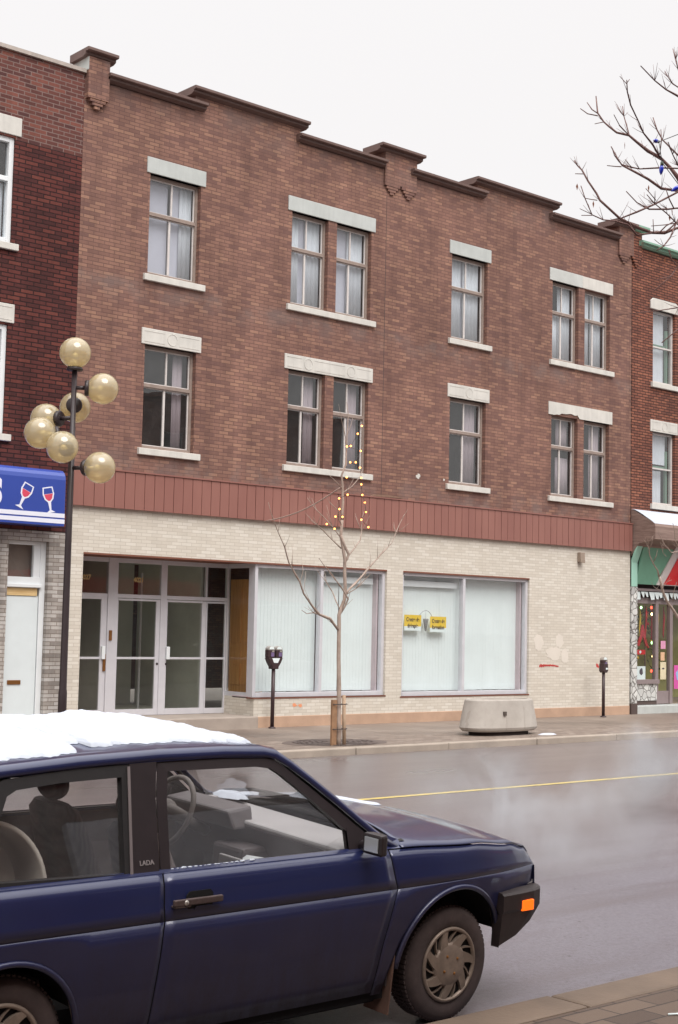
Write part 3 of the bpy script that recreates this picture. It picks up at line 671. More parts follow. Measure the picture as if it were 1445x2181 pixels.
# blue shop fascia with the two wine glasses
M['fascia_blue'] = plain('royal_blue_vinyl', (54,76,158), .28, var=.04, nscale=.6, coat=.4, bump=.02)
M['fascia_white'] = plain('white_vinyl', (224,226,238), .35, var=.02)
t = thing('shop_sign', (8.0, 20.7, 3.5), 'royal blue shop fascia showing two wine glasses above white stripes', 'sign')
pr = [(YF+.005,3.52),(20.70,3.52),(20.70,4.28)] + [(20.70+.16*(1-math.cos(a)), 4.28+.17*math.sin(a)) for a in (math.pi/8, math.pi/4, 3*math.pi/8, math.pi/2)] + [(YF+.005,4.46)]
MB().xprism(pr, 5.0, 12.17).build('box', M['fascia_blue'], t, bevel=.01)
for z0, z1 in ((3.565,3.635),(3.66,3.73)): MB().box(5.0, 12.168, 20.6965, 20.6995, z0, z1).build('stripe', M['fascia_white'], t)
text('lettering', 'S', .56, (10.90, 20.694, 3.99), M['fascia_white'], t, .003, .85, bold=.03)
def glass_pic(cx, cz, lean, sc):
    out_ = [(-.10,.17),(.10,.17),(.115,.04),(.085,-.05),(.03,-.10),(.016,-.24),(.09,-.285),(-.09,-.285),(-.016,-.24),(-.03,-.10),(-.085,-.05),(-.115,.04)]
    inn = [(-.078,.150),(.078,.150),(.09,.05),(-.09,.05)]; wine = [(-.088,.045),(.088,.045),(.062,-.035),(.02,-.075),(-.02,-.075),(-.062,-.035)]
    ca, sa = math.cos(lean), math.sin(lean)
    T = lambda P: [(cx+(x*ca+z*sa)*sc, cz+(-x*sa+z*ca)*sc) for x, z in P]
    o = MB().prism(T(out_), 20.6955, 20.6995).build('wine_glass_picture', M['fascia_white'], t)
    MB().prism(T(inn), 20.6945, 20.6954).build('bowl', M['fascia_blue'], o); MB().prism(T(wine), 20.6945, 20.6954).build('wine', plain('raspberry_vinyl', (206,74,96), .4), o)
glass_pic(11.44, 4.02, .42, .92); glass_pic(11.86, 3.99, -.20, .92)

# ------------------------------------------------------------------ right neighbour
rb = thing('brick_building', (34.0, YF, SW), 'orange red brick building with green cornice and white stone shopfront, rightmost building', 'building')
RXX = 42.0
rw = [(a, b, z0, z1) for a, b in ((28.49,29.40),(31.6,32.5),(34.8,35.7)) for z0, z1 in ((8.08,9.87),(5.12,6.87))]
mb = wall(MB(), 27.66, RXX, 4.3, 11.28, YF+.004, .24, rw)
mb.quad((RXX,YF,SW),(RXX,YF+12,SW),(RXX,YF+12,11.3),(RXX,YF,11.3)).quad((27.66,YF+12,SW),(27.66,YF+12,11.3),(RXX,YF+12,11.3),(RXX,YF+12,SW)).quad((27.66,YF+.2,10.9),(RXX,YF+.2,10.9),(RXX,YF+12,10.8),(27.66,YF+12,10.8))
mb.build('upper_wall', M['orange_brick'], rb)
pier(27.662, 27.97, 11.63, [(27.78, .17)]).build('pier', M['orange_brick'], rb)
M['green'] = plain('verdigris_green_paint', (128,166,146), .6, var=.1)
cornice(27.66, 28.10, 11.755, .2, rb, M['green']); cornice(27.86, RXX, 11.43, .17, rb, M['green'])
M['green_frame'] = plain('green_inner_sash', (116,146,124), .7)
for i, (a, b, z0, z1) in enumerate(rw):
    f = .045; y = YF+.09; ztr = z0+.50*(z1-z0); mb = MB()
    mb.box(a, a+f, y, y+.09, z0, z1).box(b-f, b, y, y+.09, z0, z1).box(a+f, b-f, y, y+.09, z1-f, z1).box(a+f, b-f, y, y+.09, z0, z0+.05).box(a+f, b-f, y-.008, y+.07, ztr-.018, ztr+.018)
    wf = mb.build('window', M['sash'], rb)
    MB().quad((a+f,y+.03,z0+.05),(b-f,y+.03,z0+.05),(b-f,y+.03,z1-f),(a+f,y+.03,z1-f)).build('pane', M['win_glass'], wf)
    m2 = MB(); 
    if z0 > 7: wavy(m2, a+f, b-.17, z0+.05, z1-f, y+.15, .01, .2)
    else: wavy(m2, a+.1, b-.25, z0+.05, z1-.9, y+.17, .01, .12); wavy(m2, a+f, b-.1, z1-.75, z1-f, y+.13, .012, .12)
    m2.build('curtain', M['curtain'], wf)
    MB().box(b-.14, b-.06, y+.1, y+.16, z0+.05, z1-.4).box(a+f, b-.14, y+.12, y+.15, z1-.86, z1-.79).build('inner_sash', M['green_frame'], wf)
    sill(rb, a-.08, b+.1, z0-.13, z0, M['stone_bright'])
    if z0 > 7:
        MB().prism([(a-.12,z1),(b+.1,z1),(b+.1,z1+.20),(b-.02,z1+.27),(a-.02,z1+.27),(a-.12,z1+.20)], YF-.03, YF+.2).build('lintel', M['stone_bright'], rb, bevel=.01)
    else: lintel(rb, a-.10, b+.08, z1, z1+.285, M['stone_bright'], [(a+b)/2])
mb = MB()
for z in (4.6, 7.45): mb.box(27.9, RXX-.3, YF+.3, YF+4, z, z+.05)
mb.box(27.9, RXX-.3, YF+4, YF+4.05, 3.3, 10.6); mb.build('room', M['dark_room'], rb)
# sloping boarded canopy with snow lying on it
g = NG('weathered_canopy_boards'); n1 = g.noise(1.0, 5, .65, (1.2, 3, 22)); g.bsdf(g.ramp(n1, [(.3, s2l((116,94,86))), (.7, s2l((152,130,120)))]), .8, 0, g.bump(n1, .5, .01)); M['canopy'] = g.m
cn = thing('canopy', (34, 20.8, 4.2), 'grey brown boarded shop canopy with snow on its sloping top, right of the brown cladding', 'canopy')
yc = 20.42
MB().xprism([(YF-.001,4.93),(yc,4.56),(yc-.02,4.50),(yc-.02,4.20),(yc+.10,4.16),(20.86,4.12),(YF-.001,3.82)], 27.665, RXX).build('fascia', M['canopy'], cn)
mb = MB()
def snow_top(i, j):
    x = 27.68+(RXX-27.68-.02)*i; y = YF-.004-(YF-yc-.01)*j; z = 4.93-(.37)*j+.004+.045*math.sin(math.pi*min(1, j*1.02))**.5*(.7+.3*math.sin(x*5)+.15*math.sin(x*13+y*9)); return (x, y, z)
mb.grid(snow_top, 140, 8, flip=True); tag(mb.build('snow', M['snow'], None), 'thin white snow lying along the sloping top of the boarded canopy', 'snow')
# green frame and tilted fascia board below the canopy
M['mint'] = plain('pale_mint_paint', (156,202,184), .55, var=.06); M['teal'] = plain('faded_teal_board', (110,160,136), .6, var=.12, nscale=1.5)
t = thing('shop_sign', (28.5, YF, 3.1), 'faded teal tilted fascia board with mint frame under the boarded canopy', 'sign')
MB().xprism([(YF+.001,3.10),(YF-.03,3.10),(YF-.03,3.66),(20.88,4.14),(20.93,4.14),(YF+.001,3.72)], 27.67, 27.89).build('frame', M['mint'], t, bevel=.008)
MB().xprism([(YF+.1,3.17),(YF+.06,3.17),(20.90,4.13),(20.95,4.13)], 27.93, 29.10).build('board', M['teal'], t)
t = thing('shop_sign', (29.6, YF, 3.1), 'red shop sign with big white letters beside the teal board', 'sign')
M['sign_white'] = plain('grey_white_sign_border', (206,198,196), .5); M['sign_red'] = plain('red_sign_vinyl', (206,32,38), .35, var=.06)
mb = MB(); 
def tilt(x0b, x0t, x1, z0, z1, y0, y1, th):
    return [(x0b,y0,z0),(x1,y0,z0),(x1,y1,z1),(x0t,y1,z1),(x0b,y0+th,z0),(x1,y0+th,z0),(x1,y1+th,z1),(x0t,y1+th,z1)], [(0,1,2,3),(7,6,5,4),(0,4,5,1),(1,5,6,2),(2,6,7,3),(3,7,4,0)]
mb.add(*tilt(28.72, 29.16, 34.0, 3.17, 4.10, YF+.03, 20.88, .03)); mb.build('border', M['sign_white'], t)
mb = MB().add(*tilt(28.98, 29.40, 33.9, 3.19, 4.02, YF+.012, 20.88, .01)); rd = mb.build('panel', M['sign_red'], t)
tx = text('lettering', 'SNACK', .40, (29.98, 21.0, 3.42), M['sign_white'], t, .004, .8, rot=(R(90)-.2,0,0), bold=.012)
# irregular white stone cladding
g = NG('irregular_white_stone'); vo = g.n('ShaderNodeTexVoronoi'); vo.feature = 'DISTANCE_TO_EDGE'; vo.inputs['Scale'].default_value = 6.5
ge = g.n('ShaderNodeNewGeometry'); g.l(ge.outputs['Position'], vo.inputs['Vector']); vo2 = g.n('ShaderNodeTexVoronoi'); vo2.inputs['Scale'].default_value = 6.5; g.l(ge.outputs['Position'], vo2.inputs['Vector'])
ed = g.ramp(vo.outputs['Distance'], [(.02, (0,0,0,1)), (.07, (1,1,1,1))]); sp = g.n('ShaderNodeSeparateColor'); g.l(vo2.outputs['Color'], sp.inputs[0])
col = g.ramp(sp.outputs[0], [(0, s2l((176,176,174))), (1, s2l((216,216,212)))]); col = g.mix(ed, s2l((116,112,108)), col)
g.bsdf(col, .85, 0, g.bump(ed, .6, .02)); M['rubble'] = g.m
mb = MB().box(27.665, 27.89, YF-.03, YF+.3, .36, 3.095).box(27.8901, 29.0, YF+.22, YF+.45, .40, .80)
mb.build('stone_cladding', M['rubble'], rb)
MB().box(27.665, 27.90, YF-.04, YF+.3, SW, .36).box(27.9, 29.02, YF+.24, YF+.45, .30, .40).build('stone_base', plain('dark_stone_base', (84,70,66), .8), rb)
MB().box(27.905, RXX, YF-.02, YF+1.4, SW-.03, .295).build('shop_step', M['stone'], rb, bevel=.015)
# shop front: display window, mullions, door, tattered white valance
Y2 = YF+.27; M['taupe'] = plain('taupe_painted_metal', (138,124,124), .5, var=.06)
mb = MB().box(27.9, 29.06, Y2-.09, Y2+.1, .80, .90).box(27.9, 27.93, Y2, Y2+.07, .90, 2.80).box(28.98, 29.10, Y2-.02, Y2+.08, .31, 2.80).box(29.56, 29.68, Y2-.02, Y2+.08, .31, 2.80)
mb.box(27.9, 42, Y2-.01, Y2+.09, 2.72, 2.86).box(30.6, 30.7, Y2, Y2+.08, .31, 2.72).box(29.1, 29.56, Y2+.01, Y2+.06, .31, .62).box(31, 42, Y2-.05, Y2+.1, .31, .95)
sfw = mb.build('shop_window', M['taupe'], rb, bevel=.004)
for a, b, z0 in ((27.93, 28.98, .90), (29.10, 29.56, .62), (29.68, 30.6, .40), (30.7, 41.9, .95)): MB().quad((a,Y2+.03,z0),(b,Y2+.03,z0),(b,Y2+.03,2.72),(a,Y2+.03,2.72)).build('pane', M['shop_glass'], sfw)
MB().box(27.9, 42, Y2-.10, Y2-.05, 3.02, 3.08).build('rail', M['taupe'], sfw); MB().box(27.9, 42, Y2-.0, Y2+.02, 2.86, 3.3).build('dark_panel', plain('dark_maroon_panel', (52,28,28), .7), sfw)
mb = MB(); rn = random.Random(9); x = 27.92
while x < 41.5:
    w_ = rn.uniform(.12, .3); dp = rn.uniform(.10, .2)
    mb.add([(x,Y2-.07,3.0),(x+w_,Y2-.05-rn.uniform(0,.05),3.0),(x+w_-.02,Y2-.08,3.0-dp),(x+.02,Y2-.12,3.0-dp-rn.uniform(-.03,.03))], [(0,1,2,3)]); x += w_+rn.uniform(-.02,.03)
mb.build('torn_valance', M['card_white'], rb, solid=.004)
# shop interior: warm olive room with decorations
M['olive'] = plain('olive_shop_wall', (176,172,104), .8, var=.25, nscale=2)
mb = MB().box(27.9, 42, 23.6, 23.65, .3, 3.3).box(27.86, 27.9, Y2+.1, 23.6, .3, 3.3).box(27.9, 42, Y2+.1, 23.6, 3.28, 3.32).box(30.6, 30.62, Y2+.1, 22.2, .9, 2.7); mb.build('shop_interior', M['olive'], rb)
MB().box(27.9, 42, Y2+.1, 23.6, .26, .31).build('shop_floor', M['hall_brown'], rb)
def xmas(u, v, r_, name, mm, lab, cat, Y=21.62, el=1):
    p = at(u, v, Y); o = MB().sphere(p, r_, 12, 8, sc=(1,.6,el)).build(name, mm); return tag(o, lab, cat)
M['deco_red'] = plain('red_tinsel', (190,40,50), .5, var=.4, nscale=30); M['deco_green'] = plain('green_tinsel', (70,96,52), .7, var=.5, nscale=30)
M['lamp_warm'] = emit('warm_bulb', (255,214,150), 6); M['lamp_red'] = emit('red_bulb', (255,70,50), 4); M['lamp_green'] = emit('green_bulb', (190,255,170), 3)
for u, v, mm, lab in ((1389,1308,M['lamp_warm'],'glowing warm bulb high in the Christmas shop window'),(1391,1398,M['lamp_warm'],'glowing warm bulb low in the Christmas shop window'),(1388,1294,M['lamp_red'],'glowing red bulb at the top corner of the Christmas shop window'),(1388,1429,M['lamp_red'],'glowing red bulb near the sill of the Christmas shop window'),(1366,1294,M['lamp_green'],'glowing green bulb under the head of the Christmas shop window'),(1389,1369,M['lamp_green'],'tiny green bulb halfway up the Christmas shop window')):
    xmas(u, v, .035, 'light_bulb', mm, lab, 'bulb', 21.55)
def tri(u, v, w_, h_): p = at(u, v, 21.66); return p
p = at(1369,1350,21.7); mb = MB()
mb.prism([(p.x-.22,p.z-.28),(p.x-.1,p.z-.05),(p.x-.03,p.z+.22),(p.x+.03,p.z+.22),(p.x+.1,p.z-.05),(p.x+.22,p.z-.28),(p.x+.13,p.z-.3),(p.x,p.z-.04),(p.x-.13,p.z-.3)], 21.69, 21.72)
tag(mb.build('garland', M['deco_red']), 'red garland shaped like a pointed tree in the Christmas shop window', 'garland')
p = at(1378,1340,21.9); mb = MB(); rn = random.Random(12)
for k in range(140):
    a = rn.uniform(0, 6.28); h = rn.uniform(-.95, .55); rr = .38*(.6-h)/1.6+.03; c_ = Vector((p.x+rr*math.cos(a), 21.95+rr*math.sin(a)*.6, p.z+h)); d = Vector((math.cos(a), math.sin(a), -.5))*.13
    mb.add([c_, c_+d+Vector((0,0,.02)), c_+d*.9+Vector((.02,.02,-.03))], [(0,1,2)])
tr_ = thing('christmas_tree', (p.x, 21.95, .31), 'small green decorated Christmas tree standing inside the shop window', 'Christmas tree')
mb.build('foliage', M['deco_green'], tr_)
bc = [M['deco_red'], M['yellow_card'], M['sign_red'], M['card_white']]
for k in range(16):
    a = rn.uniform(2.6, 5.6); h = rn.uniform(-.85, .45); rr = .40*(.6-h)/1.6+.06; MB().sphere((p.x+rr*math.cos(a), 21.95+rr*math.sin(a)*.7, p.z+h), rn.uniform(.025,.045), 10, 7).build('bauble', bc[k%4], tr_)
for k in range(5):
    x_ = p.x-.55+.24*k; MB().tube([(x_,21.7,2.68),(x_+.02,21.7,2.4),(x_-.015,21.7,2.1-.12*(k%3)),(x_+.01,21.7,1.9-.25*(k%2))], [.012,.03,.02,.006], 6).build('tinsel', bc[(k+1)%3], tr_)
MB().tube([(p.x,21.95,.9),(p.x,21.95,p.z+.5)], .02, 6).build('trunk', M['hall_brown'], tr_); MB().box(27.94, 28.96, Y2+.12, 22.6, .80, .86).build('display_shelf', M['taupe'], rb)
def poster(u0, v0, u1, v1, mm, lab, Y=21.36, extra=None):
    a, b = at(u0, v0, Y), at(u1, v1, Y); t = thing('poster', ((a.x+b.x)/2, Y, b.z), lab, 'poster')
    MB().box(a.x, b.x, Y, Y+.004, b.z, a.z).build('sheet', mm, t)
    if extra:
        m2 = MB(); rn = random.Random(int(u0)); 
        for (fx, fz, fw, fh) in extra[1]: blob(m2, a.x+(b.x-a.x)*fx, b.z+(a.z-b.z)*fz, (b.x-a.x)*fw, (a.z-b.z)*fh, Y-.001, int(u0*fx*10+7), 12, .25)
        m2.build('picture', extra[0], t)
wp = M['card_white']; dk = plain('dark_print', (70,62,74), .7)
poster(1355.5,1419,1375,1448, wp, 'white poster with a dark figure standing on the shop window sill', 21.42, (dk, [(.55,.6,.18,.25)]))
poster(1408,1365,1418,1382, plain('pink_and_white_leaflet', (214,150,180), .6), 'small pink leaflet, topmost on the narrow side light of the shop')
poster(1407.5,1389,1416,1407, plain('orange_and_blue_leaflet', (216,176,140), .6), 'small orange leaflet, between the pink one and the long cream sheet')
poster(1407,1410,1419,1447, plain('cream_notice', (214,202,170), .6), 'long cream notice stuck on the narrow side light of the shop', 21.36, (dk, [(.5,.62,.22,.05)]))
poster(1436,1417,1452,1467, plain('magenta_poster', (206,84,160), .5), 'magenta and blue poster on the shop door at the photo edge', 21.36, (plain('pale_blue_print', (150,176,214), .5), [(.5,.6,.25,.2)]))
poster(1357,1384,1375,1394, M['sign_red'], 'red banner card with pale lettering in the shop window', 21.6, (wp, [(.4,.5,.12,.3)]))

# ------------------------------------------------------------------ the row across the street, behind the camera (seen in reflections)
def opposite(x0, x1, h, mm, lab, awn):
    b_ = thing('brick_building', ((x0+x1)/2, -3.2, SW), lab, 'building'); ops = []; x = x0+1.0
    while x+1.3 < x1:
        for z in (4.6, 7.6):
            if z+1.8 < h-.8: ops.append((x, x+1.1, z, z+1.75))
        x += 2.6
    mb = MB()
    for a, b, z0, z1 in ops: pass
    m_ = wall(MB(), x0, x1, SW, h, 0, .24, ops+[(x0+.6, x1-.6, .6, 2.9)])
    m_.v = [(p[0], -3.2-p[1], p[2]) for p in m_.v]; m_.f = [f[::-1] for f in m_.f]
    m_.box(x0, x1, -12, -3.5, SW, SW+.1).box(x0, x1, -12, -3.5, h-.6, h-.5).box(x0, x0+.1, -12, -3.5, SW, h).box(x1-.1, x1, -12, -3.5, SW, h).box(x0, x1, -12.1, -12, SW, h).box(x0-.0, x1, -3.5, -3.05, h, h+.15)
    m_.build('wall', mm, b_)
    for a, b, z0, z1 in ops+[(x0+.6, x1-.6, .6, 2.9)]:
        wf = MB().box(a, a+.06, -3.36, -3.3, z0, z1).box(b-.06, b, -3.36, -3.3, z0, z1).box(a+.06, b-.06, -3.36, -3.3, z0, z0+.06).box(a+.06, b-.06, -3.36, -3.3, z1-.06, z1).build('window', M['sash'], b_)
        MB().quad((a,-3.33,z0),(a,-3.33,z1),(b,-3.33,z1),(b,-3.33,z0)).build('pane', M['win_glass'], wf)
    MB().box(x0+.2, x1-.2, -3.2, -3.08, 3.0, 3.7).build('fascia', awn, b_)
opposite(-22, -6, 9.6, M['orange_brick'], 'orange brick row building across the street, behind and left of the viewer', M['fascia_white'])
opposite(-5.9, 8, 10.4, M['old_brick'], 'red brick row building right behind the viewer with a taupe shop fascia', M['taupe'])
opposite(8.1, 22, 9.4, M['dark_brick'], 'dark brick row building across the street with a white shop fascia', M['fascia_white'])
opposite(22.1, 40, 10.6, M['brick'], 'mauve brick row building across the street at the far right', M['sign_red'])
# ------------------------------------------------------------------ street lamp with seven smoked globes
M['globe'] = None
g = NG('smoked_amber_globe')
tr = g.n('ShaderNodeBsdfTransparent'); tr.inputs[0].default_value = s2l((236,224,190)); df = g.n('ShaderNodeBsdfDiffuse'); df.inputs[0].default_value = s2l((234,222,190))
tl = g.n('ShaderNodeBsdfTranslucent'); tl.inputs[0].default_value = s2l((236,220,180)); m0 = g.n('ShaderNodeMixShader'); m0.inputs[0].default_value = .4; g.l(df.outputs[0], m0.inputs[1]); g.l(tl.outputs[0], m0.inputs[2])
m1 = g.n('ShaderNodeMixShader'); m1.inputs[0].default_value = .50; g.l(m0.outputs[0], m1.inputs[1]); g.l(tr.outputs[0], m1.inputs[2])
gl = g.n('ShaderNodeBsdfGlossy'); gl.inputs['Roughness'].default_value = .10; m2 = g.n('ShaderNodeMixShader'); g.l(schlick(g, .08, 1.3), m2.inputs[0]); g.l(m1.outputs[0], m2.inputs[1]); g.l(gl.outputs[0], m2.inputs[2]); g.l(m2.outputs[0], g.out.inputs[0]); M['globe'] = g.m
PX, PY = 10.42, 17.6
lp = thing('street_lamp', (PX, PY, SW), 'dark street lamp with seven smoked amber glass globes in a spiral', 'street lamp')
MB().tube([(PX,PY,SW),(PX,PY,1.0),(PX,PY,1.05),(PX,PY,3.0),(PX,PY,5.50)], [.062,.06,.052,.046,.036], 16).lathe([(.13,SW),(.13,SW+.02),(.08,SW+.05),(.062,SW+.3)], (PX,PY,0), 20).build('pole', M['black_metal'], lp)
rh = Vector((math.cos(YAW), -math.sin(YAW), 0)); fh = Vector((math.sin(YAW), math.cos(YAW), 0)); GR = .222
def globe(c, dr):
    """c centre, dr unit vector from the mount towards the globe"""
    gl_ = MB().sphere(c, GR, 36, 22).build('globe', M['globe'], lp)
    m_ = c - dr*GR
    if dr.z > .5: MB().lathe([(.001,m_.z-.03),(.11,m_.z-.03),(.115,m_.z-.005),(.10,m_.z+.02)], (c.x,c.y,0), 24).build('fitter', M['black_metal'], lp)
    else:
        MB().tube([m_-dr*.03, m_-dr*.01, m_+dr*.03], [.10,.115,.11], 24).build('fitter', M['black_metal'], lp)
        MB().tube([Vector((PX,PY,c.z))+dr*.03, m_-dr*.02], .03, 12).build('arm', M['black_metal'], lp)
    MB().tube([m_+dr*.02, m_+dr*.12], [.022,.02], 10).sphere(m_+dr*.18, .042, 14, 9).build('bulb', M['bulb'], gl_)
M['bulb'] = plain('white_opal_bulb', (244,240,226), .3)
globe(Vector((PX,PY,5.742)), Vector((0,0,1)))
for off_, th, z in ((.40,8,5.25),(.42,97,5.03),(.45,156,4.82),(.45,203,4.575),(.42,263,4.355),(.44,343,4.115)):
    dr = rh*math.cos(R(th)) + fh*math.sin(R(th)); globe(Vector((PX,PY,z))+dr*off_, dr)

# ------------------------------------------------------------------ parking meters
M['meter'] = plain('dark_brown_meter_paint', (58,40,42), .45, var=.12, nscale=20)
M['dome'] = plain('dull_chrome_dome', (176,170,164), .3, metal=.5); M['purple'] = plain('purple_meter_label', (110,92,130), .5)
def meter(x, y, z0, heads, lab, hz=1.17, ang=.0):
    t = thing('parking_meter', (x, y, z0), lab, 'parking meter')
    MB().tube([(x,y,z0),(x,y,z0+hz)], .036, 14).lathe([(.07,z0),(.07,z0+.015),(.04,z0+.03)], (x,y,0), 14).build('post', M['meter'], t)
    s = 1 if heads > 1 else 0; w_ = .175 if s else .085; zb = z0+hz
    pr = [(x-.075,zb-.01),(x+.075,zb-.01),(x+.075,zb+.03),(x+w_*.72,zb+.10),(x+w_,zb+.20),(x+w_,zb+.30),(x-w_,zb+.30),(x-w_,zb+.20),(x-w_*.72,zb+.10),(x-.075,zb+.03)]
    if not s: pr = [(x-.055,zb-.01),(x+.055,zb-.01),(x+.09,zb+.03),(x+.085,zb+.20),(x-.085,zb+.20),(x-.09,zb+.03)]
    if s: pr = [(x-.075,zb-.01),(x+.075,zb-.01),(x+.075,zb+.03),(x+w_*.72,zb+.10),(x+w_,zb+.20),(x+.0,zb+.20),(x-w_,zb+.20),(x-w_*.72,zb+.10),(x-.075,zb+.03)]
    MB().prism(pr, y-.065, y+.065).build('housing', M['meter'], t, bevel=.015)
    for cx in ((x-.091, x+.091) if s else (x,)):
        r_ = .078; z1 = zb+.1995; zd = zb+.34 if s else zb+.27
        hb = MB().prism([(cx-r_,z1),(cx+r_,z1),(cx+r_,zd),(cx-r_,zd)], y-.055, y+.055).build('head', M['meter'], t, bevel=.012)
        arc = [(cx+r_*math.cos(a*math.pi/12), zd+r_*.95*math.sin(a*math.pi/12)) for a in range(13)]
        MB().prism(arc, y-.05, y+.05, smooth=False).build('dome', M['dome'], hb, bevel=.006)
        arc = [(cx+.056*math.cos(a*math.pi/12), zd+.012+.054*math.sin(a*math.pi/12)) for a in range(13)]
        MB().prism(arc, y-.0545, y-.0505).build('dial_window', M['card_white'], hb)
        MB().box(cx-.02, cx+.05, y-.0625, y-.0553, zd-.12, zd-.045).build('label_plate', M['purple'], hb)
        MB().box(cx+.0, cx+.05, y-.064, y-.0556, zd-.038, zd-.008).build('coin_slot', M['dome'], hb)
    if s: MB().prism([(x-.09,zb+.19),(x+.09,zb+.19),(x+.045,zb+.105),(x-.045,zb+.105)], y-.072, y-.0655).build('rate_plate', M['card_white'], t)
    else: MB().box(x, x+.06, y-.07, y-.0655, zb+.06, zb+.10).build('rate_plate', M['card_white'], t)
    return t
meter(16.77, 20.88, SW, 2, 'dark double headed parking meter in front of the entrance and blinds', 1.09)
meter(26.07, 20.62, SW, 1, 'dark single headed parking meter in front of the bare cream brick wall', 1.0)

# ------------------------------------------------------------------ concrete planter
g = NG('stained_cast_concrete'); n1 = g.noise(1.6, 6, .65); n2 = g.noise(90, 4, .7); n3 = g.noise(1.0, 4, .6, (7, 7, .8))
col = g.ramp(n1, [(.3, s2l((166,158,150))), (.65, s2l((190,184,176)))]); col = g.mix(g.math('MULTIPLY', g.math('GREATER_THAN', n3, .60), .25), col, s2l((130,116,104))); col = g.mix(g.math('MULTIPLY', n2, .3), col, s2l((136,128,120)))
g.bsdf(col, .88, 0, g.bump(n2, .35, .005)); M['cast'] = g.m
pcx, pcy = 19.72, 17.98
pt = thing('concrete_planter', (pcx, pcy, SW), 'large oval grey concrete planter standing near the far kerb', 'planter')
def se(a, rx, ry, e=2.5):
    c_, s_ = math.cos(a), math.sin(a); return (pcx+rx*math.copysign(abs(c_)**(2/e), c_), pcy+ry*math.copysign(abs(s_)**(2/e), s_))
prof = [(0.0,.10,.84),(.0,.95,.90),(.03,1.0,.96),(.07,1.03,1.0),(.27,.975,.955),(.50,.905,.90),(.548,.895,.885),(.57,.87,.855),(.57,.78,.72),(.50,.77,.70),(.48,.02,.02)]
mb = MB(); N = 48; rings = []
for h, kx, ky in prof:
    rings.append([se(2*math.pi*k/N, 0.87*kx, .40*ky)+(SW+.07+h,) for k in range(N)])
for i in range(len(rings)-1):
    vs = rings[i]+rings[i+1]; mb.add(vs, [(k, (k+1)%N, N+(k+1)%N, N+k) for k in range(N)], 0, True)
mb.build('tub', M['cast'], pt)
MB().zprism([se(2*math.pi*k/N, .68, .31) for k in range(N)], SW-.01, SW+.072).build('shadow_gap_block', plain('shadow_gap_dark', (46,34,32), .9), pt)  # near-black block paints in the shadow gap under the tub
p = at(1076, 1520, 17.60); MB().box(p.x-.035, p.x+.035, 17.585, 17.64, p.z-.035, p.z+.035).build('lifting_socket', plain('dark_socket', (84,74,68), .9), pt)
mb = MB(); rn = random.Random(2)
def snow_patch(mb, cx, cy, rx, ry, h, z, seed):
    rn = random.Random(seed); N = 22; ks = [1+rn.uniform(-.25,.25) for _ in range(N)]; vs = [(cx,cy,z+h)]; 
    for ring, hh in ((.6, h*.85), (1.0, 0.0)):
        for k in range(N): a = 2*math.pi*k/N; vs.append((cx+rx*ring*ks[k]*math.cos(a), cy+ry*ring*ks[k]*math.sin(a), z+hh-(.0 if hh else .004)))
    fs = [(0,1+k,1+(k+1)%N) for k in range(N)]+[(1+k,1+N+k,1+N+(k+1)%N,1+(k+1)%N) for k in range(N)]
    mb.add(vs, fs, 0, True)
p = at(1147, 1567, 17.6); snow_patch(mb, 20.52, 17.50, .22, .09, .03, SW, 3); tag(mb.build('snow', M['snow']), 'small patch of snow on the kerb at the right foot of the concrete planter', 'snow')
mb = MB(); snow_patch(mb, 7.35, 4.35, .35, .12, .012, SW, 8); tag(mb.build('snow', M['snow']), 'thin patch of snow on the near brown paving at the right edge', 'snow')
o = MB().tube([(6.02,4.35,SW+.006),(6.12,4.30,SW+.006)], .005, 8).build('cigarette_end', M['card_white']); tag(o, 'white cigarette end lying on the near brown paving', 'litter')

# ------------------------------------------------------------------ trees
g = NG('pale_grey_brown_bark'); n1 = g.noise(1, 5, .65, (14, 14, 5)); g.bsdf(g.ramp(n1, [(.3, s2l((140,122,110))), (.7, s2l((178,160,148)))]), .85, 0, g.bump(n1, .6, .01)); M['bark'] = g.m
g = NG('red_brown_twig_bark'); n1 = g.noise(1, 5, .65, (20, 20, 20)); g.bsdf(g.ramp(n1, [(.3, s2l((92,62,58))), (.7, s2l((128,98,92)))]), .8, 0, g.bump(n1, .5, .006)); M['twig'] = g.m
def limb(mb, pts, Y, dY, r0, r1, n=6, seed=0, knots=True, buds=None):
    """pts in photo pixels; depth runs from Y to Y+dY along the limb"""
    P = []; m = len(pts)
    for i, (u, v) in enumerate(pts):
        P.append(at(u, v, Y+dY*i/max(1, m-1)))
    # subdivide with a slight crook
    Q = [P[0]]; rn = random.Random(seed+int(pts[0][0]*7+pts[-1][1]))
    for i in range(m-1):
        L = (P[i+1]-P[i]).length; k = max(1, int(L/.12)); 
        for j in range(1, k+1):
            q = P[i].lerp(P[i+1], j/k)
            if j < k: q = q + Vector((rn.uniform(-1,1), rn.uniform(-1,1), rn.uniform(-1,1)))*L*.012
            Q.append(q)
    m = len(Q); rad = [r0+(r1-r0)*(i/(m-1)) for i in range(m)]
    if knots:
        for i in range(1, m-1):
            if rn.random() < .3: rad[i] *= 1.25
    mb.tube(Q, rad, n); return Q
def twigs(mb, Q, rn, count, L, r):
    for _ in range(count):
        i = rn.randrange(1, len(Q)-1); d = (Q[i+1]-Q[i-1]).normalized(); s = Vector((rn.uniform(-1,1), rn.uniform(-1,1), rn.uniform(-.1,1))); v = (d*.6+s*.7).normalized()
        l = L*rn.uniform(.5, 1.2); a = Q[i]; b_ = a+v*l*.5+Vector((0,0,l*.05)); c_ = a+v*l*.95+Vector((0,0,l*.16)); mb.tube([a, b_, c_], [r, r*.75, r*.4], 5)
Z8 = lambda *P: [(560+x/4.0375, 860+y/4.0375) for x, y in P]
TY = 17.4
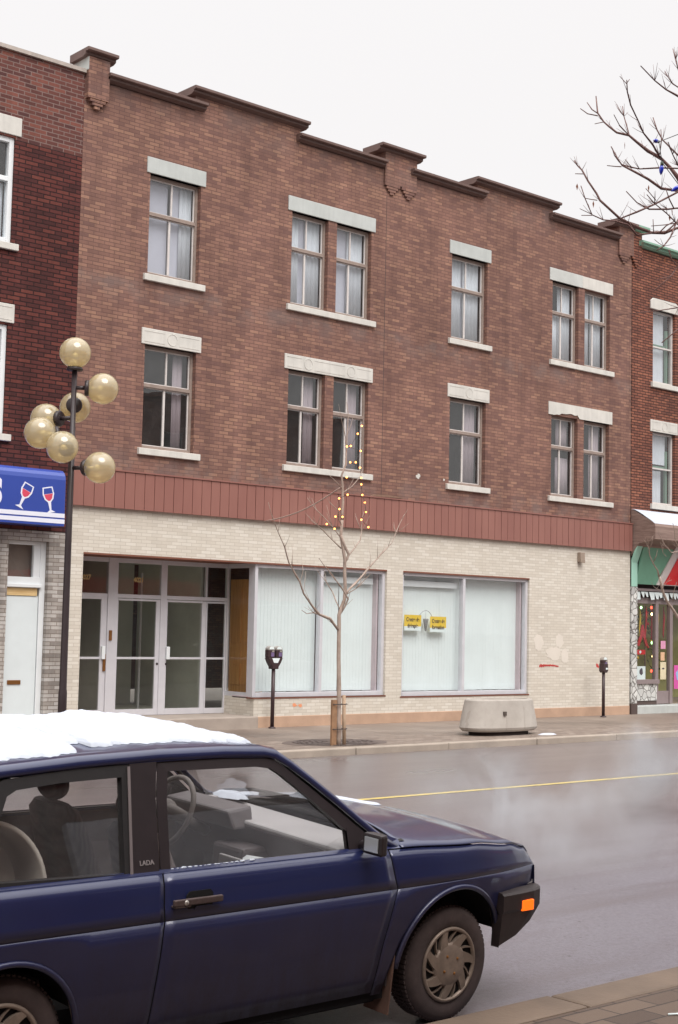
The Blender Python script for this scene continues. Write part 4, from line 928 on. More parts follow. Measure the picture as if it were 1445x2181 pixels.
tree = thing('bare_tree', (15.34, TY, SW), 'slender leafless young tree hung with tiny amber lights, growing from the round kerbside grate', 'tree')
mb = MB()
Qt = limb(mb, [(722,1590),(722,1500),(722,1420),(722,1380),(722.5,1343),(722.5,1310),(727,1295),(734,1278),(736,1254),(734.5,1219),(735,1192),(731,1168),(726.5,1141),(729,1108)], TY, 0, .040, .024, 12, knots=False)
limb(mb, [(729,1108),(731,1070),(730,1033),(728,1013),(733,1000),(737,989),(738,959),(741,909),(742,880),(739,856)], TY, 0, .024, .004, 8)
mb.build('trunk', M['bark'], tree)
mb = MB(); rn = random.Random(21)
BR = [([(722,1343),(703.6,1318),(681,1309),(665,1290),(647,1264),(639,1239),(616,1199),(607,1165),(587,1118),(578,1093),(572,1070)], -.5, .022, .004, 9),
 ([(681,1309),(668,1305),(654,1307),(643,1299.6)], -.2, .012, .004, 2),
 ([(723,1295),(716,1280),(708.6,1261),(696,1241),(690,1228)], .4, .011, .004, 4),
 ([(726,1306),(735,1292),(742,1276),(731,1256),(716,1236),(703.6,1219),(689,1202),(680,1189)], -.35, .018, .004, 5),
 ([(735,1268),(745,1254),(756,1244),(770,1229),(788,1207),(812,1180),(835,1157),(843.6,1135),(852,1115),(862,1095)], .5, .018, .003, 9),
 ([(735,1268),(758,1254),(780,1232),(790,1222)], -.2, .009, .003, 4),
 ([(733,1200),(740,1190),(743,1180),(733,1160),(727,1141)], -.03, .02, .02, 0),
 ([(741,1186),(757,1166),(768,1150),(770.5,1132),(771,1112),(775,1090)], .3, .013, .003, 5),
 ([(727,1168),(708.6,1150),(691,1132),(676,1118),(661.5,1108),(660,1100)], -.3, .011, .003, 4),
 ([(726,1145),(708.6,1122),(689,1100),(676,1088),(664,1073),(655,1060)], .3, .009, .003, 4),
 ([(729,1120),(722,1107),(722,1088),(713,1080),(702,1070)], -.15, .01, .004, 2),
 ([(729,1040),(713.6,1023),(700,1011)], -.1, .008, .003, 1), ([(730,1050),(750,1036),(763,1021),(768,1012)], .15, .009, .003, 2),
 ([(738,965),(736,930),(728.4,897),(726,885)], -.1, .007, .003, 2), ([(741,925),(748,905),(752,890)], .1, .005, .002, 1),
 ([(621,1205),(624,1180),(622,1160)], .1, .005, .002, 1), ([(640,1240),(646,1215),(644,1195)], .1, .005, .002, 1), ([(788,1207),(790,1185),(786,1165)], .1, .005, .002, 1)]
for i, (pts, dy, r0, r1, nt_) in enumerate(BR):
    Q = limb(mb, pts, TY, dy, r0, r1, 6, i)
    if nt_ and len(Q) > 3: twigs(mb, Q, rn, nt_, .28, .0045)
mb.build('branches', M['bark'], tree)
# stakes, ties and iron grate around its foot
st = thing('tree_stake', (15.24, TY+.02, SW), 'brown flat timber stake strapped to the left of the young tree', 'stake', 'stakes strapped to the young tree')
M['stake'] = plain('brown_timber_stake', (146,112,84), .8, var=.2, nscale=10, bump=.4)
MB().box(15.175, 15.275, TY-.02, TY+.02, SW-.05, .83).build('board', M['stake'], st)
st2 = thing('tree_stake', (15.45, TY, SW), 'pale round timber stake strapped to the right of the young tree', 'stake', 'stakes strapped to the young tree')
MB().tube([(15.46,TY,SW-.05),(15.43,TY,.90)], .03, 10).build('post', plain('pale_timber_stake', (176,150,126), .8, var=.15, nscale=10), st2)
for z in (.37, .76):
    o = MB().tube([(15.34+.155*math.cos(a/10*math.pi), TY+.07*math.sin(a/10*math.pi), z) for a in range(21)], .008, 6, caps=False).build('strap', M['black_metal']); tag(o, 'dark strap tying the young tree to its stakes, '+('lower one near the grate' if z < .5 else 'upper one'), 'strap', 'straps around the young tree')
mb = MB(); gx, gy = 15.66, 17.85
for r0, r1 in ((.20,.25),(.29,.335),(.375,.42),(.46,.505),(.545,.60)):
    n = 40; vs = []
    for k in range(n): a = 2*math.pi*k/n; vs += [(gx+r0*math.cos(a)*1.25,gy+r0*math.sin(a),SW+.012),(gx+r1*math.cos(a)*1.25,gy+r1*math.sin(a),SW+.012)]
    mb.add(vs, [(2*k,2*k+1,2*((k+1)%n)+1,2*((k+1)%n)) for k in range(n)])
for k in range(12):
    a = 2*math.pi*k/12; mb.tube([(gx+.19*math.cos(a)*1.25,gy+.19*math.sin(a),SW+.006),(gx+.6*math.cos(a)*1.25,gy+.6*math.sin(a),SW+.006)], .008, 5)
gt = mb.build('tree_grate', plain('rusty_iron_grate', (88,76,72), .7, var=.3, nscale=12)); tag(gt, 'round rusty iron grate set in the paving around the young tree', 'grate')
structure(MB().zprism([(gx+.8*math.cos(2*math.pi*k/40)*1.25, gy+.62*math.sin(2*math.pi*k/40)) for k in range(40)], SW, SW+.004).build('tree_pit', plain('wet_dark_soil', (96,84,78), .8, var=.2, nscale=8)))
# rope from the trunk down to the left
p0, p1 = at(729,1036,TY), at(566,1110,19.6)
o = MB().tube([p0.lerp(p1, i/12)-Vector((0,0,.10*math.sin(math.pi*i/12))) for i in range(13)], .011, 6).build('rope', plain('pale_rope', (176,152,142), .8)); tag(o, 'pale rope running from the young tree down over the cladding band', 'rope')
# string of amber bulbs in the tree
ls = thing('light_string', tuple(at(739,990,TY-.1)), 'string of tiny glowing amber bulbs wound through the young tree', 'lights')
bl = Z8((853,190),(817,258),(758,363),(725,367),(843,405),(800,503),(753,503),(837,550),(848,637),(722,632),(730,782),(657,814),(660,905),(686,972),(626,970),(618,1075),(551,1034)); bl2 = Z8((848,637),(848,693),(857,784),(878,849),(888,931),(848,997),(909,1061))
W_ = plain('dark_cord', (70,60,56), .8)
mb = MB(); mb.tube([at(u,v,TY-.1+.1*math.sin(i*2.3)) for i, (u, v) in enumerate(bl)], .004, 4).tube([at(u,v,TY-.1+.06*math.sin(i*1.3)) for i, (u, v) in enumerate(bl2)], .004, 4); mb.build('cord', W_, ls)
M['amber'] = emit('amber_glow', (255,150,74), 6)
b0 = None
for i, (u, v) in enumerate(bl+bl2[1:]):
    q = at(u, v, TY-.13+(.1*math.sin(i*2.3) if i < len(bl) else 0))
    if b0 is None: b0 = MB().sphere((0,0,0), .0145, 10, 7).build('bulb', M['amber'], ls, off=(0,0,0)); b_ = b0
    else: b_ = b0.copy(); C.objects.link(b_); b_.parent = ls
    b_.location = q - ls.location
# second young tree at the right edge
ZF = lambda *P: [(1330+x/9.478, 1060+y/9.478) for x, y in P]
t2 = thing('bare_tree', (23.75, 17.5, SW), 'pale leafless young tree in front of the teal fascia shop at the right edge', 'tree'); FY = 17.5
mb = MB(); Q = limb(mb, [(1492,1580),(1490,1500),(1486,1420),(1478,1370),(1462,1335),(1445,1316),(1420,1279),(1412,1260),(1405,1229)], FY, -.2, .055, .022, 10, knots=False)
limb(mb, [(1486,1420),(1484,1330),(1476,1240),(1466,1180),(1450,1168)], FY, 0, .05, .02, 8); mb.build('trunk', M['bark'], t2)
mb = MB(); rn = random.Random(5)
for i, (pts, r0, r1, nt_) in enumerate(((ZF((700,1590),(680,1480),(580,1320),(510,1150),(505,1040),(395,840)), .018, .004, 4),(ZF((510,1040),(565,900),(570,780)), .009, .004, 1),(ZF((590,1300),(650,1170),(670,1050)), .008, .003, 1),(ZF((710,1590),(790,1470),(830,1400)), .008, .003, 1),
  (ZF((1200,1300),(1080,1090),(950,1110),(890,1030),(800,930),(700,720),(690,640)), .014, .004, 4),(ZF((850,1190),(780,1110),(730,900)), .006, .003, 1),(ZF((1250,1200),(1080,980),(1030,860),(1010,620),(980,520)), .018, .005, 4),(ZF((810,930),(850,860),(870,800)), .005, .003, 0),(ZF((720,1870),(600,1800),(540,1700)), .006, .003, 1),(ZF((750,1900),(800,1780),(860,1700),(960,1660)), .006, .003, 2),(ZF((980,2100),(1000,1900),(1060,1700)), .006, .003, 2))):
    Q = limb(mb, pts, FY-.2, -.15, r0, r1, 6, i); 
    if nt_ and len(Q) > 3: twigs(mb, Q, rn, nt_, .2, .004)
mb.build('branches', M['bark'], t2)
# near tree reaching in at the upper right, with blue bulbs
ZN = lambda *P: [(1190+x/4.196, 100+y/4.196) for x, y in P]
NY = 4.35
nt3 = thing('bare_tree', (7.05, NY, SW), 'near leafless tree whose brown twigs with blue bulbs reach in at the upper right', 'tree')
mb = MB(); mb.tube([(7.05,NY,SW-.05),(7.03,NY,1.2),(7.08,NY+.03,2.4),(7.0,NY,3.3),(6.98,NY,4.2),(6.9,NY+.05,5.4)], [.11,.095,.085,.07,.05,.02], 14); mb.build('trunk', M['bark'], nt3)
mb = MB(); rn = random.Random(31)
tw = [([(1500,480)]+ZN((1070,1170),(1000,1080),(910,990),(800,930),(700,850),(630,790),(520,765),(450,710),(405,670),(350,590),(335,440)), .011, .0028, .3, 8),
 (ZN((350,615),(260,597),(195,550)), .003, .002, .05, 1), (ZN((345,590),(300,560),(255,495)), .003, .002, .05, 1), (ZN((405,670),(325,687)), .0025, .002, 0, 0), (ZN((630,790),(760,900),(850,970),(915,1010)), .003, .003, .0, 1),
 (ZN((910,990),(840,870),(760,770),(712,660),(645,520),(615,400),(610,295)), .005, .0022, -.15, 4), (ZN((610,330),(600,320),(548,262)), .0022, .0016, 0, 0), (ZN((612,320),(635,290)), .002, .0016, 0, 0),
 (ZN((630,790),(622,750),(585,620),(572,530)), .0038, .002, .1, 2), (ZN((620,780),(545,700),(495,605)), .003, .002, -.05, 1),
 ([(1490,240)]+ZN((1070,440),(960,380),(860,300),(735,170)), .006, .0026, -.2, 3), ([(1490,220)]+ZN((1070,360),(1020,330),(980,270),(950,215)), .004, .002, .1, 1), ([(1470,200)]+ZN((1070,200),(1045,110),(1022,15)), .004, .002, .1, 1),
 ([(1490,420)]+ZN((1070,1285),(920,1265),(800,1180),(680,1115),(570,1060),(530,1000),(470,890)), .007, .0028, .25, 5), (ZN((1070,1085),(900,1080),(725,1090),(650,1075),(565,1050)), .004, .0028, .15, 2), (ZN((560,1070),(510,1068),(435,1060)), .003, .002, 0, 1), (ZN((545,1030),(500,970),(478,900)), .0028, .002, 0, 0), (ZN((655,1075),(620,1040),(595,1005)), .0022, .0016, 0, 0),
 ([(1480,385)]+ZN((1060,1300),(850,1410),(700,1475),(560,1530)), .006, .004, .1, 2),
 ([(1490,530)]+ZN((1070,1615),(950,1660),(830,1660),(700,1610),(545,1530),(370,1370),(340,1310),(265,1200),(210,1100),(170,1060),(140,1015)), .009, .003, .3, 7), (ZN((225,1135),(150,1133)), .0025, .0018, 0, 0),
 (ZN((830,1665),(700,1680),(620,1590),(510,1555),(400,1545),(300,1500),(240,1360),(200,1240)), .0045, .0022, .1, 4), (ZN((300,1505),(205,1505)), .0024, .0018, 0, 0), (ZN((295,1495),(190,1445)), .002, .0014, 0, 0), (ZN((345,1370),(290,1362),(240,1352)), .0024, .0018, 0, 1),
 ([(1480,450)]+ZN((1060,1440),(980,1450),(810,1450),(700,1390),(605,1290)), .005, .0024, .1, 3), (ZN((1070,1590),(1040,1560),(970,1490),(860,1400),(790,1320)), .004, .0022, -.1, 2), (ZN((870,1370),(820,1310),(780,1265)), .0025, .0018, 0, 1), (ZN((1070,1570),(950,1590),(830,1600)), .003, .002, 0, 1),
 (ZN((1070,1540),(1040,1600),(1000,1700),(940,1780),(880,1815)), .005, .003, -.1, 2), (ZN((985,1810),(1010,1900),(1065,1960),(1005,2050),(850,2180)), .004, .0024, 0, 2), (ZN((1005,2050),(940,2065),(870,2085)), .0028, .0022, 0, 1),
 (ZN((1030,1440),(990,1360),(955,1255)), .0035, .002, 0, 1), ([(1470,350)]+ZN((1070,970),(1000,900),(930,830),(880,740),(845,630)), .005, .0024, .15, 2), (ZN((905,960),(920,830),(915,735)), .003, .002, 0, 1), ([(1460,365)]+ZN((1070,1060),(1020,960),(980,850)), .004, .0024, -.1, 2),
 ([(1480,640),(1445,655),(1400,662),(1314,671)], .003, .0018, .1, 1), ([(1480,680),(1445,701),(1410,730)], .004, .0026, 0, 0), (ZN((850,1660),(845,1540)), .0025, .002, 0, 0), (ZN((950,1660),(1010,1610),(1050,1570)), .004, .004, 0, 2), (ZN((900,1660),(960,1600),(1030,1560)), .0035, .003, 0, 2)]
for i, (pts, r0, r1, dy, nt_) in enumerate(tw):
    Q = limb(mb, pts, NY, dy, r0, r1, 6, i+40)
    if nt_ and len(Q) > 3: twigs(mb, Q, rn, nt_+6, .075, .0016)
for a, b in (((1500,480),(6.98,NY,3.6)),((1490,240),(6.92,NY,5.0)),((1490,220),(6.93,NY,5.1)),((1490,420),(6.98,NY,3.9)),((1490,530),(7.0,NY,3.3)),((1480,450),(6.98,NY,3.7)),((1480,385),(6.98,NY,4.0)),((1480,640),(7.0,NY,3.1)),((1470,350),(6.97,NY,4.3)),((1470,200),(6.92,NY,5.2))):
    mb.tube([at(a[0],a[1],NY), Vector(b)], [.008,.014], 6)
mb.build('branches', M['twig'], nt3)
rn = random.Random(77); leafm = plain('dead_brown_seed', (136,82,56), .8)
for u, v in ZN((760,1300),(800,1240),(590,850),(165,1220),(1000,1480),(990,1500),(1020,1450),(740,1740),(760,1750),(950,1880),(320,1370)):
    c_ = at(u+rn.uniform(-2,2), v+rn.uniform(-2,2), NY); a = rn.uniform(0,3); d = Vector((math.cos(a), math.sin(a), 0)); mb = MB()
    mb.add([c_, c_+d*.006-Vector((0,0,.014)), c_-Vector((0,0,.034)), c_-d*.005-Vector((0,0,.014))], [(0,1,2,3)]); mb.build('dead_leaf', leafm, nt3, solid=.001)
t = thing('light_string', tuple(at(1410,330,NY)), 'blue Christmas bulbs on a cord clipped to the near twigs', 'lights')
M['blue_bulb'] = NG('cobalt_bulb_glass'); g = M['blue_bulb']; g.bsdf(s2l((24,50,190)), .12, 0, None, .6, .5); M['blue_bulb'] = g.m
mb = MB(); mb.tube([at(1480,270,NY), at(1445,286,NY), at(1404,302,NY), at(1408,330,NY-.02), at(1412,348,NY-.03), at(1430,372,NY), at(1445,392,NY)], .0022, 5); mb.build('cord', M['black_metal'], t)
for (u, v, du, dv) in ((1397,300,-.3,.1),(1409,362,-.1,1),(1439,402,-.8,.5)):
    c_ = at(u, v, NY-.03); e = RX*du - UX*dv; e = e.normalized(); 
    if v == 300: e = (FX*-.8 + RX*-.5 - UX*.1).normalized()
    o = MB().tube([c_-e*.022, c_-e*.012, c_, c_+e*.014, c_+e*.026], [.007,.0105,.0115,.008,.001], 14).build('bulb', M['blue_bulb'], t)
    MB().tube([c_-e*.042, c_-e*.021], [.008,.0078], 10).build('socket', plain('green_socket', (70,84,76), .5), o)

# ------------------------------------------------------------------ exhaust steam drifting over the road
def steam(name, c, sz, dens, seed, lab):
    g = NG('steam_'+str(seed)); pv = g.n('ShaderNodeVolumePrincipled'); pv.inputs['Color'].default_value = (.93,.95,1.0,1)
    tc = g.n('ShaderNodeTexCoord'); nz = g.n('ShaderNodeTexNoise'); nz.inputs['Scale'].default_value = 1.3; nz.inputs['Detail'].default_value = 4; nz.inputs['Distortion'].default_value = .8
    mp = g.n('ShaderNodeMapping'); mp.inputs['Location'].default_value = (seed*3.1, seed, 0); mp.inputs['Scale'].default_value = (1.2, 1.2, 1.0); g.l(tc.outputs['Object'], mp.inputs[0]); g.l(mp.outputs[0], nz.inputs['Vector'])
    ln = g.n('ShaderNodeVectorMath'); ln.operation = 'LENGTH'; m2 = g.n('ShaderNodeMapping'); m2.inputs['Scale'].default_value = (1/sz[0], 1/sz[1], 1/sz[2]); g.l(tc.outputs['Object'], m2.inputs[0]); g.l(m2.outputs[0], ln.inputs[0])
    fall = g.math('MAXIMUM', g.math('SUBTRACT', 1.0, ln.outputs['Value']), 0.0)
    dn = g.math('MULTIPLY', g.math('MULTIPLY', g.math('MAXIMUM', g.math('SUBTRACT', nz.outputs['Fac'], .49), 0.0), fall), dens*24)
    g.l(dn, pv.inputs['Density']); g.l(pv.outputs[0], g.out.inputs['Volume'])
    o = MB().sphere((0,0,0), 1.0, 20, 12, sc=sz).build(name, g.m); o.location = c; tag(o, lab, 'steam', kind='stuff')
steam('steam', (9.6, 8.5, .60), (1.5, .9, .46), .5, 1, 'faint white steam drifting over the yellow line ahead of the blue car')
steam('steam', (12.3, 8.9, .62), (.9, .9, .55), .6, 2, 'faint white steam rising at the right edge of the road')
steam('steam', (8.9, 7.2, .42), (1.3, .8, .34), .35, 3, 'thin low steam drifting over the near lane right of the blue car')
# ------------------------------------------------------------------ the parked blue car (built level, then stood on the cambered road)
CX, CY = 4.08, 5.95
car = thing('parked_car', (CX, CY, 0), 'dark blue three door hatchback with snow on its roof parked along the near kerb', 'car')
g = NG('dark_blue_car_paint'); n1 = g.noise(2.0, 4, .6); n2 = g.noise(1.0, 5, .7, (16, 16, 1.5)); n3 = g.noise(55, 4, .75)
ge = g.n('ShaderNodeTexCoord'); sp = g.n('ShaderNodeSeparateXYZ'); g.l(ge.outputs['Object'], sp.inputs[0])
low = g.ramp(sp.outputs['Z'], [(.20, (1,1,1,1)), (.72, (.12,.12,.12,1)), (.76, (0,0,0,1))])            # road grime along the sills, deepened to paint in shade below the crease
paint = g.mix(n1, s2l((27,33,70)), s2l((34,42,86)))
dirt_shade = g.math('MULTIPLY', g.math('ADD', g.math('MULTIPLY', low, .95), .10), g.math('ADD', g.math('MULTIPLY', n2, .9), g.math('MULTIPLY', n3, .5)))
col = g.mix(g.math('MINIMUM', dirt_shade, .85), paint, s2l((42,31,36)))
g.bsdf(col, g.math('ADD', g.math('MULTIPLY', dirt_shade, .5), .30), .15, None, .5, g.math('SUBTRACT', .75, g.math('MULTIPLY', dirt_shade, .6)), Coat_Roughness=.08); M['paint'] = g.m
M['trim'] = plain('black_window_trim', (40,32,34), .45, var=.15, nscale=10, bump=.05)
M['rubber'] = plain('black_rubber', (28,24,25), .75, var=.2, nscale=20, bump=.1)
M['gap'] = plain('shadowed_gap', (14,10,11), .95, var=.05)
M['bumper'] = plain('black_bumper_plastic', (44,34,34), .55, var=.2, nscale=14, bump=.15, fine=120)
M['tyre'] = plain('dirty_tyre_rubber', (66,54,52), .9, var=.25, nscale=14, bump=.3)
M['wheel'] = plain('dirty_silver_wheel_cover', (134,118,106), .5, metal=.35, var=.22, nscale=16)
M['car_glass'] = glass_mat('car_window_glass', (.90,.90,.90), 1.6, 0.0, 1.5, .055, (.45,.43,.42))
M['seat'] = None
g = NG('dark_patterned_seat_cloth'); n1 = g.noise(30, 3, .6); wv = g.n('ShaderNodeTexWave'); wv.inputs['Scale'].default_value = 14; wv.inputs['Distortion'].default_value = 5; g.l(g.pos(), wv.inputs['Vector'])
g.bsdf(g.mix(g.math('MULTIPLY', wv.outputs['Fac'], .5), s2l((104,92,90)), s2l((134,120,116))), .95, 0, g.bump(n1, .3, .004)); M['seat'] = g.m
M['dash'] = plain('grey_dashboard_plastic', (164,160,160), .6, var=.08); M['dash_dark'] = plain('dark_dashboard_plastic', (84,76,77), .6); M['card_int'] = plain('brown_grey_door_card', (116,104,100), .9, var=.2, nscale=8)
Y0 = CY
M['dash_dark2'] = plain('dull_badge_metal', (128,120,120), .5)
def lerp(a, b, t): return a+(b-a)*t
def pl(x, pts):
    if x <= pts[0][0]: return pts[0][1]
    for (a, va), (b, vb) in zip(pts, pts[1:]):
        if x <= b: t = (x-a)/(b-a); return va+(vb-va)*t
    return pts[-1][1]
def sm(x, pts):
    if x <= pts[0][0]: return pts[0][1]
    for (a, va), (b, vb) in zip(pts, pts[1:]):
        if x <= b: t = (x-a)/(b-a); t = t*t*(3-2*t); return va+(vb-va)*t
    return pts[-1][1]
def hw(x, z):
    w_ = pl(z, [(.16,.750),(.24,.770),(.34,.788),(.55,.816),(.705,.829),(.725,.822),(.80,.811),(.86,.802),(.885,.795),(.905,.784)])
    if z > .905: w_ = .757-(z-.905)*.285
    if x > 5.0: w_ -= .125*((x-5.0)/1.0)**2.6
    if x < 2.75: w_ -= .07*((2.75-x)/.75)**2
    return w_
WF, WR, WZ = 5.315, 2.825, .282
def arch(x):
    for wx, ra in ((WF, .385), (WR, .338)):
        if abs(x-wx) < ra: return WZ+(ra*ra-(x-wx)**2)**.5*1.02
    return 0
def sill_z(x): return pl(x, [(2.0,.36),(2.3,.26),(2.48,.20),(4.95,.20),(5.68,.30),(6.0,.40)])
def zbot(x): return max(arch(x), sill_z(x))
def belt(x): return sm(x, [(2.0,.90),(2.4,.905),(4.6,.900),(4.95,.895),(5.45,.873),(5.78,.840),(5.93,.805),(5.99,.765),(6.02,.66)]) 
CR = .708
def side_panel(name, xa, xb, zlo, zhi, par, side=-1, nx=40, mt=None, inset=0.0, seam=None, parts=(3, 7)):
    """outer skin between fore/aft seams xa(z), xb(z)"""
    mb = MB(); cols = [i/nx for i in range(nx+1)]
    def P(t, z, x=None):
        xx = lerp(xa(z), xb(z), t); return (xx, Y0+side*(hw(xx, z if z <= CR else CR+(z-CR)*(.9049-CR)/max(.02, belt(xx)-CR))-inset), z)
    for (fl, fh, nz) in ((zlo, lambda x: max(CR, zlo(x)+.001), parts[1]), (lambda x: max(CR, zlo(x)+.001), zhi, parts[0]+1)):
        vs = []
        for i in range(nx+1):
            xm = lerp(xa(.55), xb(.55), cols[i]); lo_, hi_ = fl(xm), max(fh(xm), fl(xm)+.0005)
            for j in range(nz+1):
                z = lerp(lo_, hi_, j/nz); vs.append(P(cols[i], z))
        fs = []
        for i in range(nx):
            for j in range(nz):
                a = i*(nz+1)+j; q = (a, a+nz+1, a+nz+2, a+1); fs.append(q if side < 0 else q[::-1])
        mb.add(vs, fs, 0, True)
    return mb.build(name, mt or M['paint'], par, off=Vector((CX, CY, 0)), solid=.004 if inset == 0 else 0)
OFF = Vector((CX, CY, 0))
def cb(mb, name, mt, par=None, **k): return mb.build(name, mt, par or car, off=OFF, **k)
front_seam = lambda z: pl(z, [(.20,4.80),(.45,4.83),(.71,4.885),(.90,4.845)])
rear_seam = lambda z: pl(z, [(.20,3.515),(.55,3.535),(.90,3.545)])
doors = []
for side in (-1, 1):
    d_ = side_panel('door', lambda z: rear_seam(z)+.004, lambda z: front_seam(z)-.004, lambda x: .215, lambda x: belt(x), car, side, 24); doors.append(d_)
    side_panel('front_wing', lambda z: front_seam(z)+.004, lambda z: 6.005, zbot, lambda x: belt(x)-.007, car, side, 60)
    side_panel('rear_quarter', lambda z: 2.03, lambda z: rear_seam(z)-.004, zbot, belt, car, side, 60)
    side_panel('inner_shell', lambda z: 2.2, lambda z: 5.85, lambda x: zbot(x)+.02, lambda x: belt(x)-.02, car, side, 80, M['card_int'] if True else None, .035)
    side_panel('gap_strip', lambda z: rear_seam(z)-.012, lambda z: rear_seam(z)+.012, lambda x: .21, lambda x: belt(x)-.005, car, side, 2, M['gap'], .006)
    side_panel('gap_strip', lambda z: front_seam(z)-.012, lambda z: front_seam(z)+.012, lambda x: .21, lambda x: belt(x)-.005, car, side, 2, M['gap'], .006)
    # sill, wheel-arch lips, liner
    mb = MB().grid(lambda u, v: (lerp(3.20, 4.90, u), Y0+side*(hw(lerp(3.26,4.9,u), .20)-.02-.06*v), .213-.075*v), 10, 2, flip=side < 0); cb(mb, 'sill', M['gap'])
    for wx, ra in ((WF, .385), (WR, .338)):
        pts = []; 
        for k in range(31):
            a = math.pi*(.03+.94*k/30); x = wx+ra*math.cos(a); z = WZ+ra*math.sin(a)*1.02; pts.append((x, Y0+side*(hw(x, z)+.004), z))
        mb = MB().tube(pts, .013, 8, caps=True); cb(mb, 'arch_lip', M['paint'])
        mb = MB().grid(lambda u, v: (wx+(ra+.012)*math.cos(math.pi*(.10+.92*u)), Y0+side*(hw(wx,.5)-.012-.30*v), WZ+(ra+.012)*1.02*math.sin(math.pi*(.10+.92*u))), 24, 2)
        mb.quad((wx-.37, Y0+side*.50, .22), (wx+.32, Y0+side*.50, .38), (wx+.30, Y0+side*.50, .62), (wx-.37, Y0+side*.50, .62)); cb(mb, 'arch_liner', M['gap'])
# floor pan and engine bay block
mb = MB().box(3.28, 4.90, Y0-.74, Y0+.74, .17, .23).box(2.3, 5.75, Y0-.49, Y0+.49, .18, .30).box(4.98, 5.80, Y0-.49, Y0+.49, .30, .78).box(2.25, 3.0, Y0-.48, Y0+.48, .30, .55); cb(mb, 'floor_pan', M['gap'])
cb(MB().box(4.90, 4.93, Y0-.76, Y0+.76, .23, .80), 'bulkhead', M['dash_dark'])
# belt-line ledge (the light shoulder under the glass)
for side in (-1, 1):
    mb = MB().grid(lambda u, v: (lerp(2.05, 4.95, u), Y0+side*(hw(lerp(2.05,4.95,u), .9049)-.034*v+.001), belt(lerp(2.05,4.95,u))+.010*v-.001), 40, 2, flip=side > 0); cb(mb, 'shoulder', M['paint'])
# bonnet
def bonnet(u, v):
    x = lerp(lerp(4.93, 5.06, 1-(2*v-1)**2), 5.985+.045*(1-(2*v-1)**2), u); s_ = 2*v-1
    w_ = hw(x, .9)+.005; e = belt(min(x, 5.985))
    cr = pl(x, [(4.9,.075),(5.3,.062),(5.7,.04),(5.9,.03),(6.0,.02)])
    z = e+.006+cr*(1-abs(s_)**2.3)-.003*abs(s_)**20
    return (x, Y0+s_*w_, z)
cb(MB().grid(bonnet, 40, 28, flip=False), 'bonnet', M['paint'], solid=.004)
# nose: panel below bonnet edge, headlights, grille, bumper
def nose(u, v):
    s_ = 2*v-1; x = 6.010+.04*(1-s_**2)-.0*u; w_ = hw(5.955, .70)-.012
    return (x+.012*u, Y0+s_*w_, lerp(.70, .56, u)+.02*(1-abs(s_)**2)*(1-u))
cb(MB().grid(nose, 4, 20, flip=False), 'nose_panel', M['paint'])
for side in (-1, 1):
    y_a, y_b = Y0+side*.36, Y0+side*.64
    h_ = cb(MB().box(6.035, 6.07, min(y_a,y_b), max(y_a,y_b), .585, .685), 'headlight', M['car_glass']); cb(MB().box(6.025, 6.034, min(y_a,y_b), max(y_a,y_b), .59, .69), 'reflector', M['dome'], h_)
cb(MB().box(6.03, 6.065, Y0-.35, Y0+.35, .60, .69), 'grille', M['bumper'])
# wrap-round front bumper (profile in height, path in plan)
def bumper_mesh(front=True):
    pts = []  # plan path of the outer face: from wheel arch forward round the corner to the centre
    if front: half = [(5.655,.806),(5.80,.797),(5.92,.783),(5.99,.762),(6.03,.728),(6.055,.67),(6.072,.55),(6.085,.3),(6.09,0)]
    else: half = [(2.50,.80),(2.3,.795),(2.18,.78),(2.09,.755),(2.05,.70),(2.03,.55),(2.015,.3),(2.01,0)]
    path = [(x, Y0-w_) for x, w_ in half] + [(x, Y0+w_) for x, w_ in half[-2::-1]]
    mb = MB(); n = len(path); prof = [(-.05,.606),(-.004,.598),(.007,.588),(.008,.51),(.000,.495)]
    vs = []
    for i, (x, y) in enumerate(path):
        a = path[max(0,i-1)]; b_ = path[min(n-1,i+1)]; t = Vector((b_[0]-a[0], b_[1]-a[1])).normalized(); nn = Vector((t.y, -t.x)); 
        if not front: nn = -nn
        if nn.dot(Vector((x-4.0, y-Y0))) < 0: nn = -nn
        for o_, z in prof: vs.append((x+nn.x*o_, y+nn.y*o_, z-.0*(x)))
        zb = .33 if front else .36
        if front and x > 5.66: zb = lerp(.335, .47, min(1, ((x-5.66)/.33)**1.6)) if abs(y-Y0) > .6 else .42
        vs.append((x-nn.x*.012, y-nn.y*.012, zb)); vs.append((x-nn.x*.06, y-nn.y*.06, zb-.004))
    m_ = len(prof)+2
    fs = [(i*m_+j, (i+1)*m_+j, (i+1)*m_+j+1, i*m_+j+1) for i in range(n-1) for j in range(m_-1)]
    fs += [tuple(range(m_))[::-1], tuple((n-1)*m_+j for j in range(m_))]
    if not front: fs = [f[::-1] for f in fs]
    mb.add(vs, [f[::-1] for f in fs], 0, False); return mb
fb = cb(bumper_mesh(True), 'front_bumper', M['bumper'], bevel=.004); rbm = cb(bumper_mesh(False), 'rear_bumper', M['bumper'])
mb = MB().grid(lambda u, v: (lerp(5.66, 6.03, u), Y0-hw(lerp(5.66,6.0,u), .62)+.012-.004*v, lerp(.622,.606,v)), 6, 1, flip=True); cb(mb, 'bumper_top_strip', M['dash'], fb)
M['orange'] = plain('orange_marker_lens', (255,132,20), .15, var=.1, nscale=40); 
g = NG('lit_orange_marker'); g.bsdf(s2l((255,96,8)), .15, 0, None, .6, .5, Emission_Color=s2l((255,110,20)), Emission_Strength=.7); M['orange'] = g.m
ml = MB().grid(lambda u, v: (lerp(5.80, 5.885, u), Y0-hw(lerp(5.80,5.885,u), .55)-.016+.028-.012, lerp(.495, .548, v)), 4, 2)
cb(MB().box(5.815, 5.905, Y0-.808, Y0-.78, .495, .550), 'side_marker', M['orange'], fb, bevel=.004)
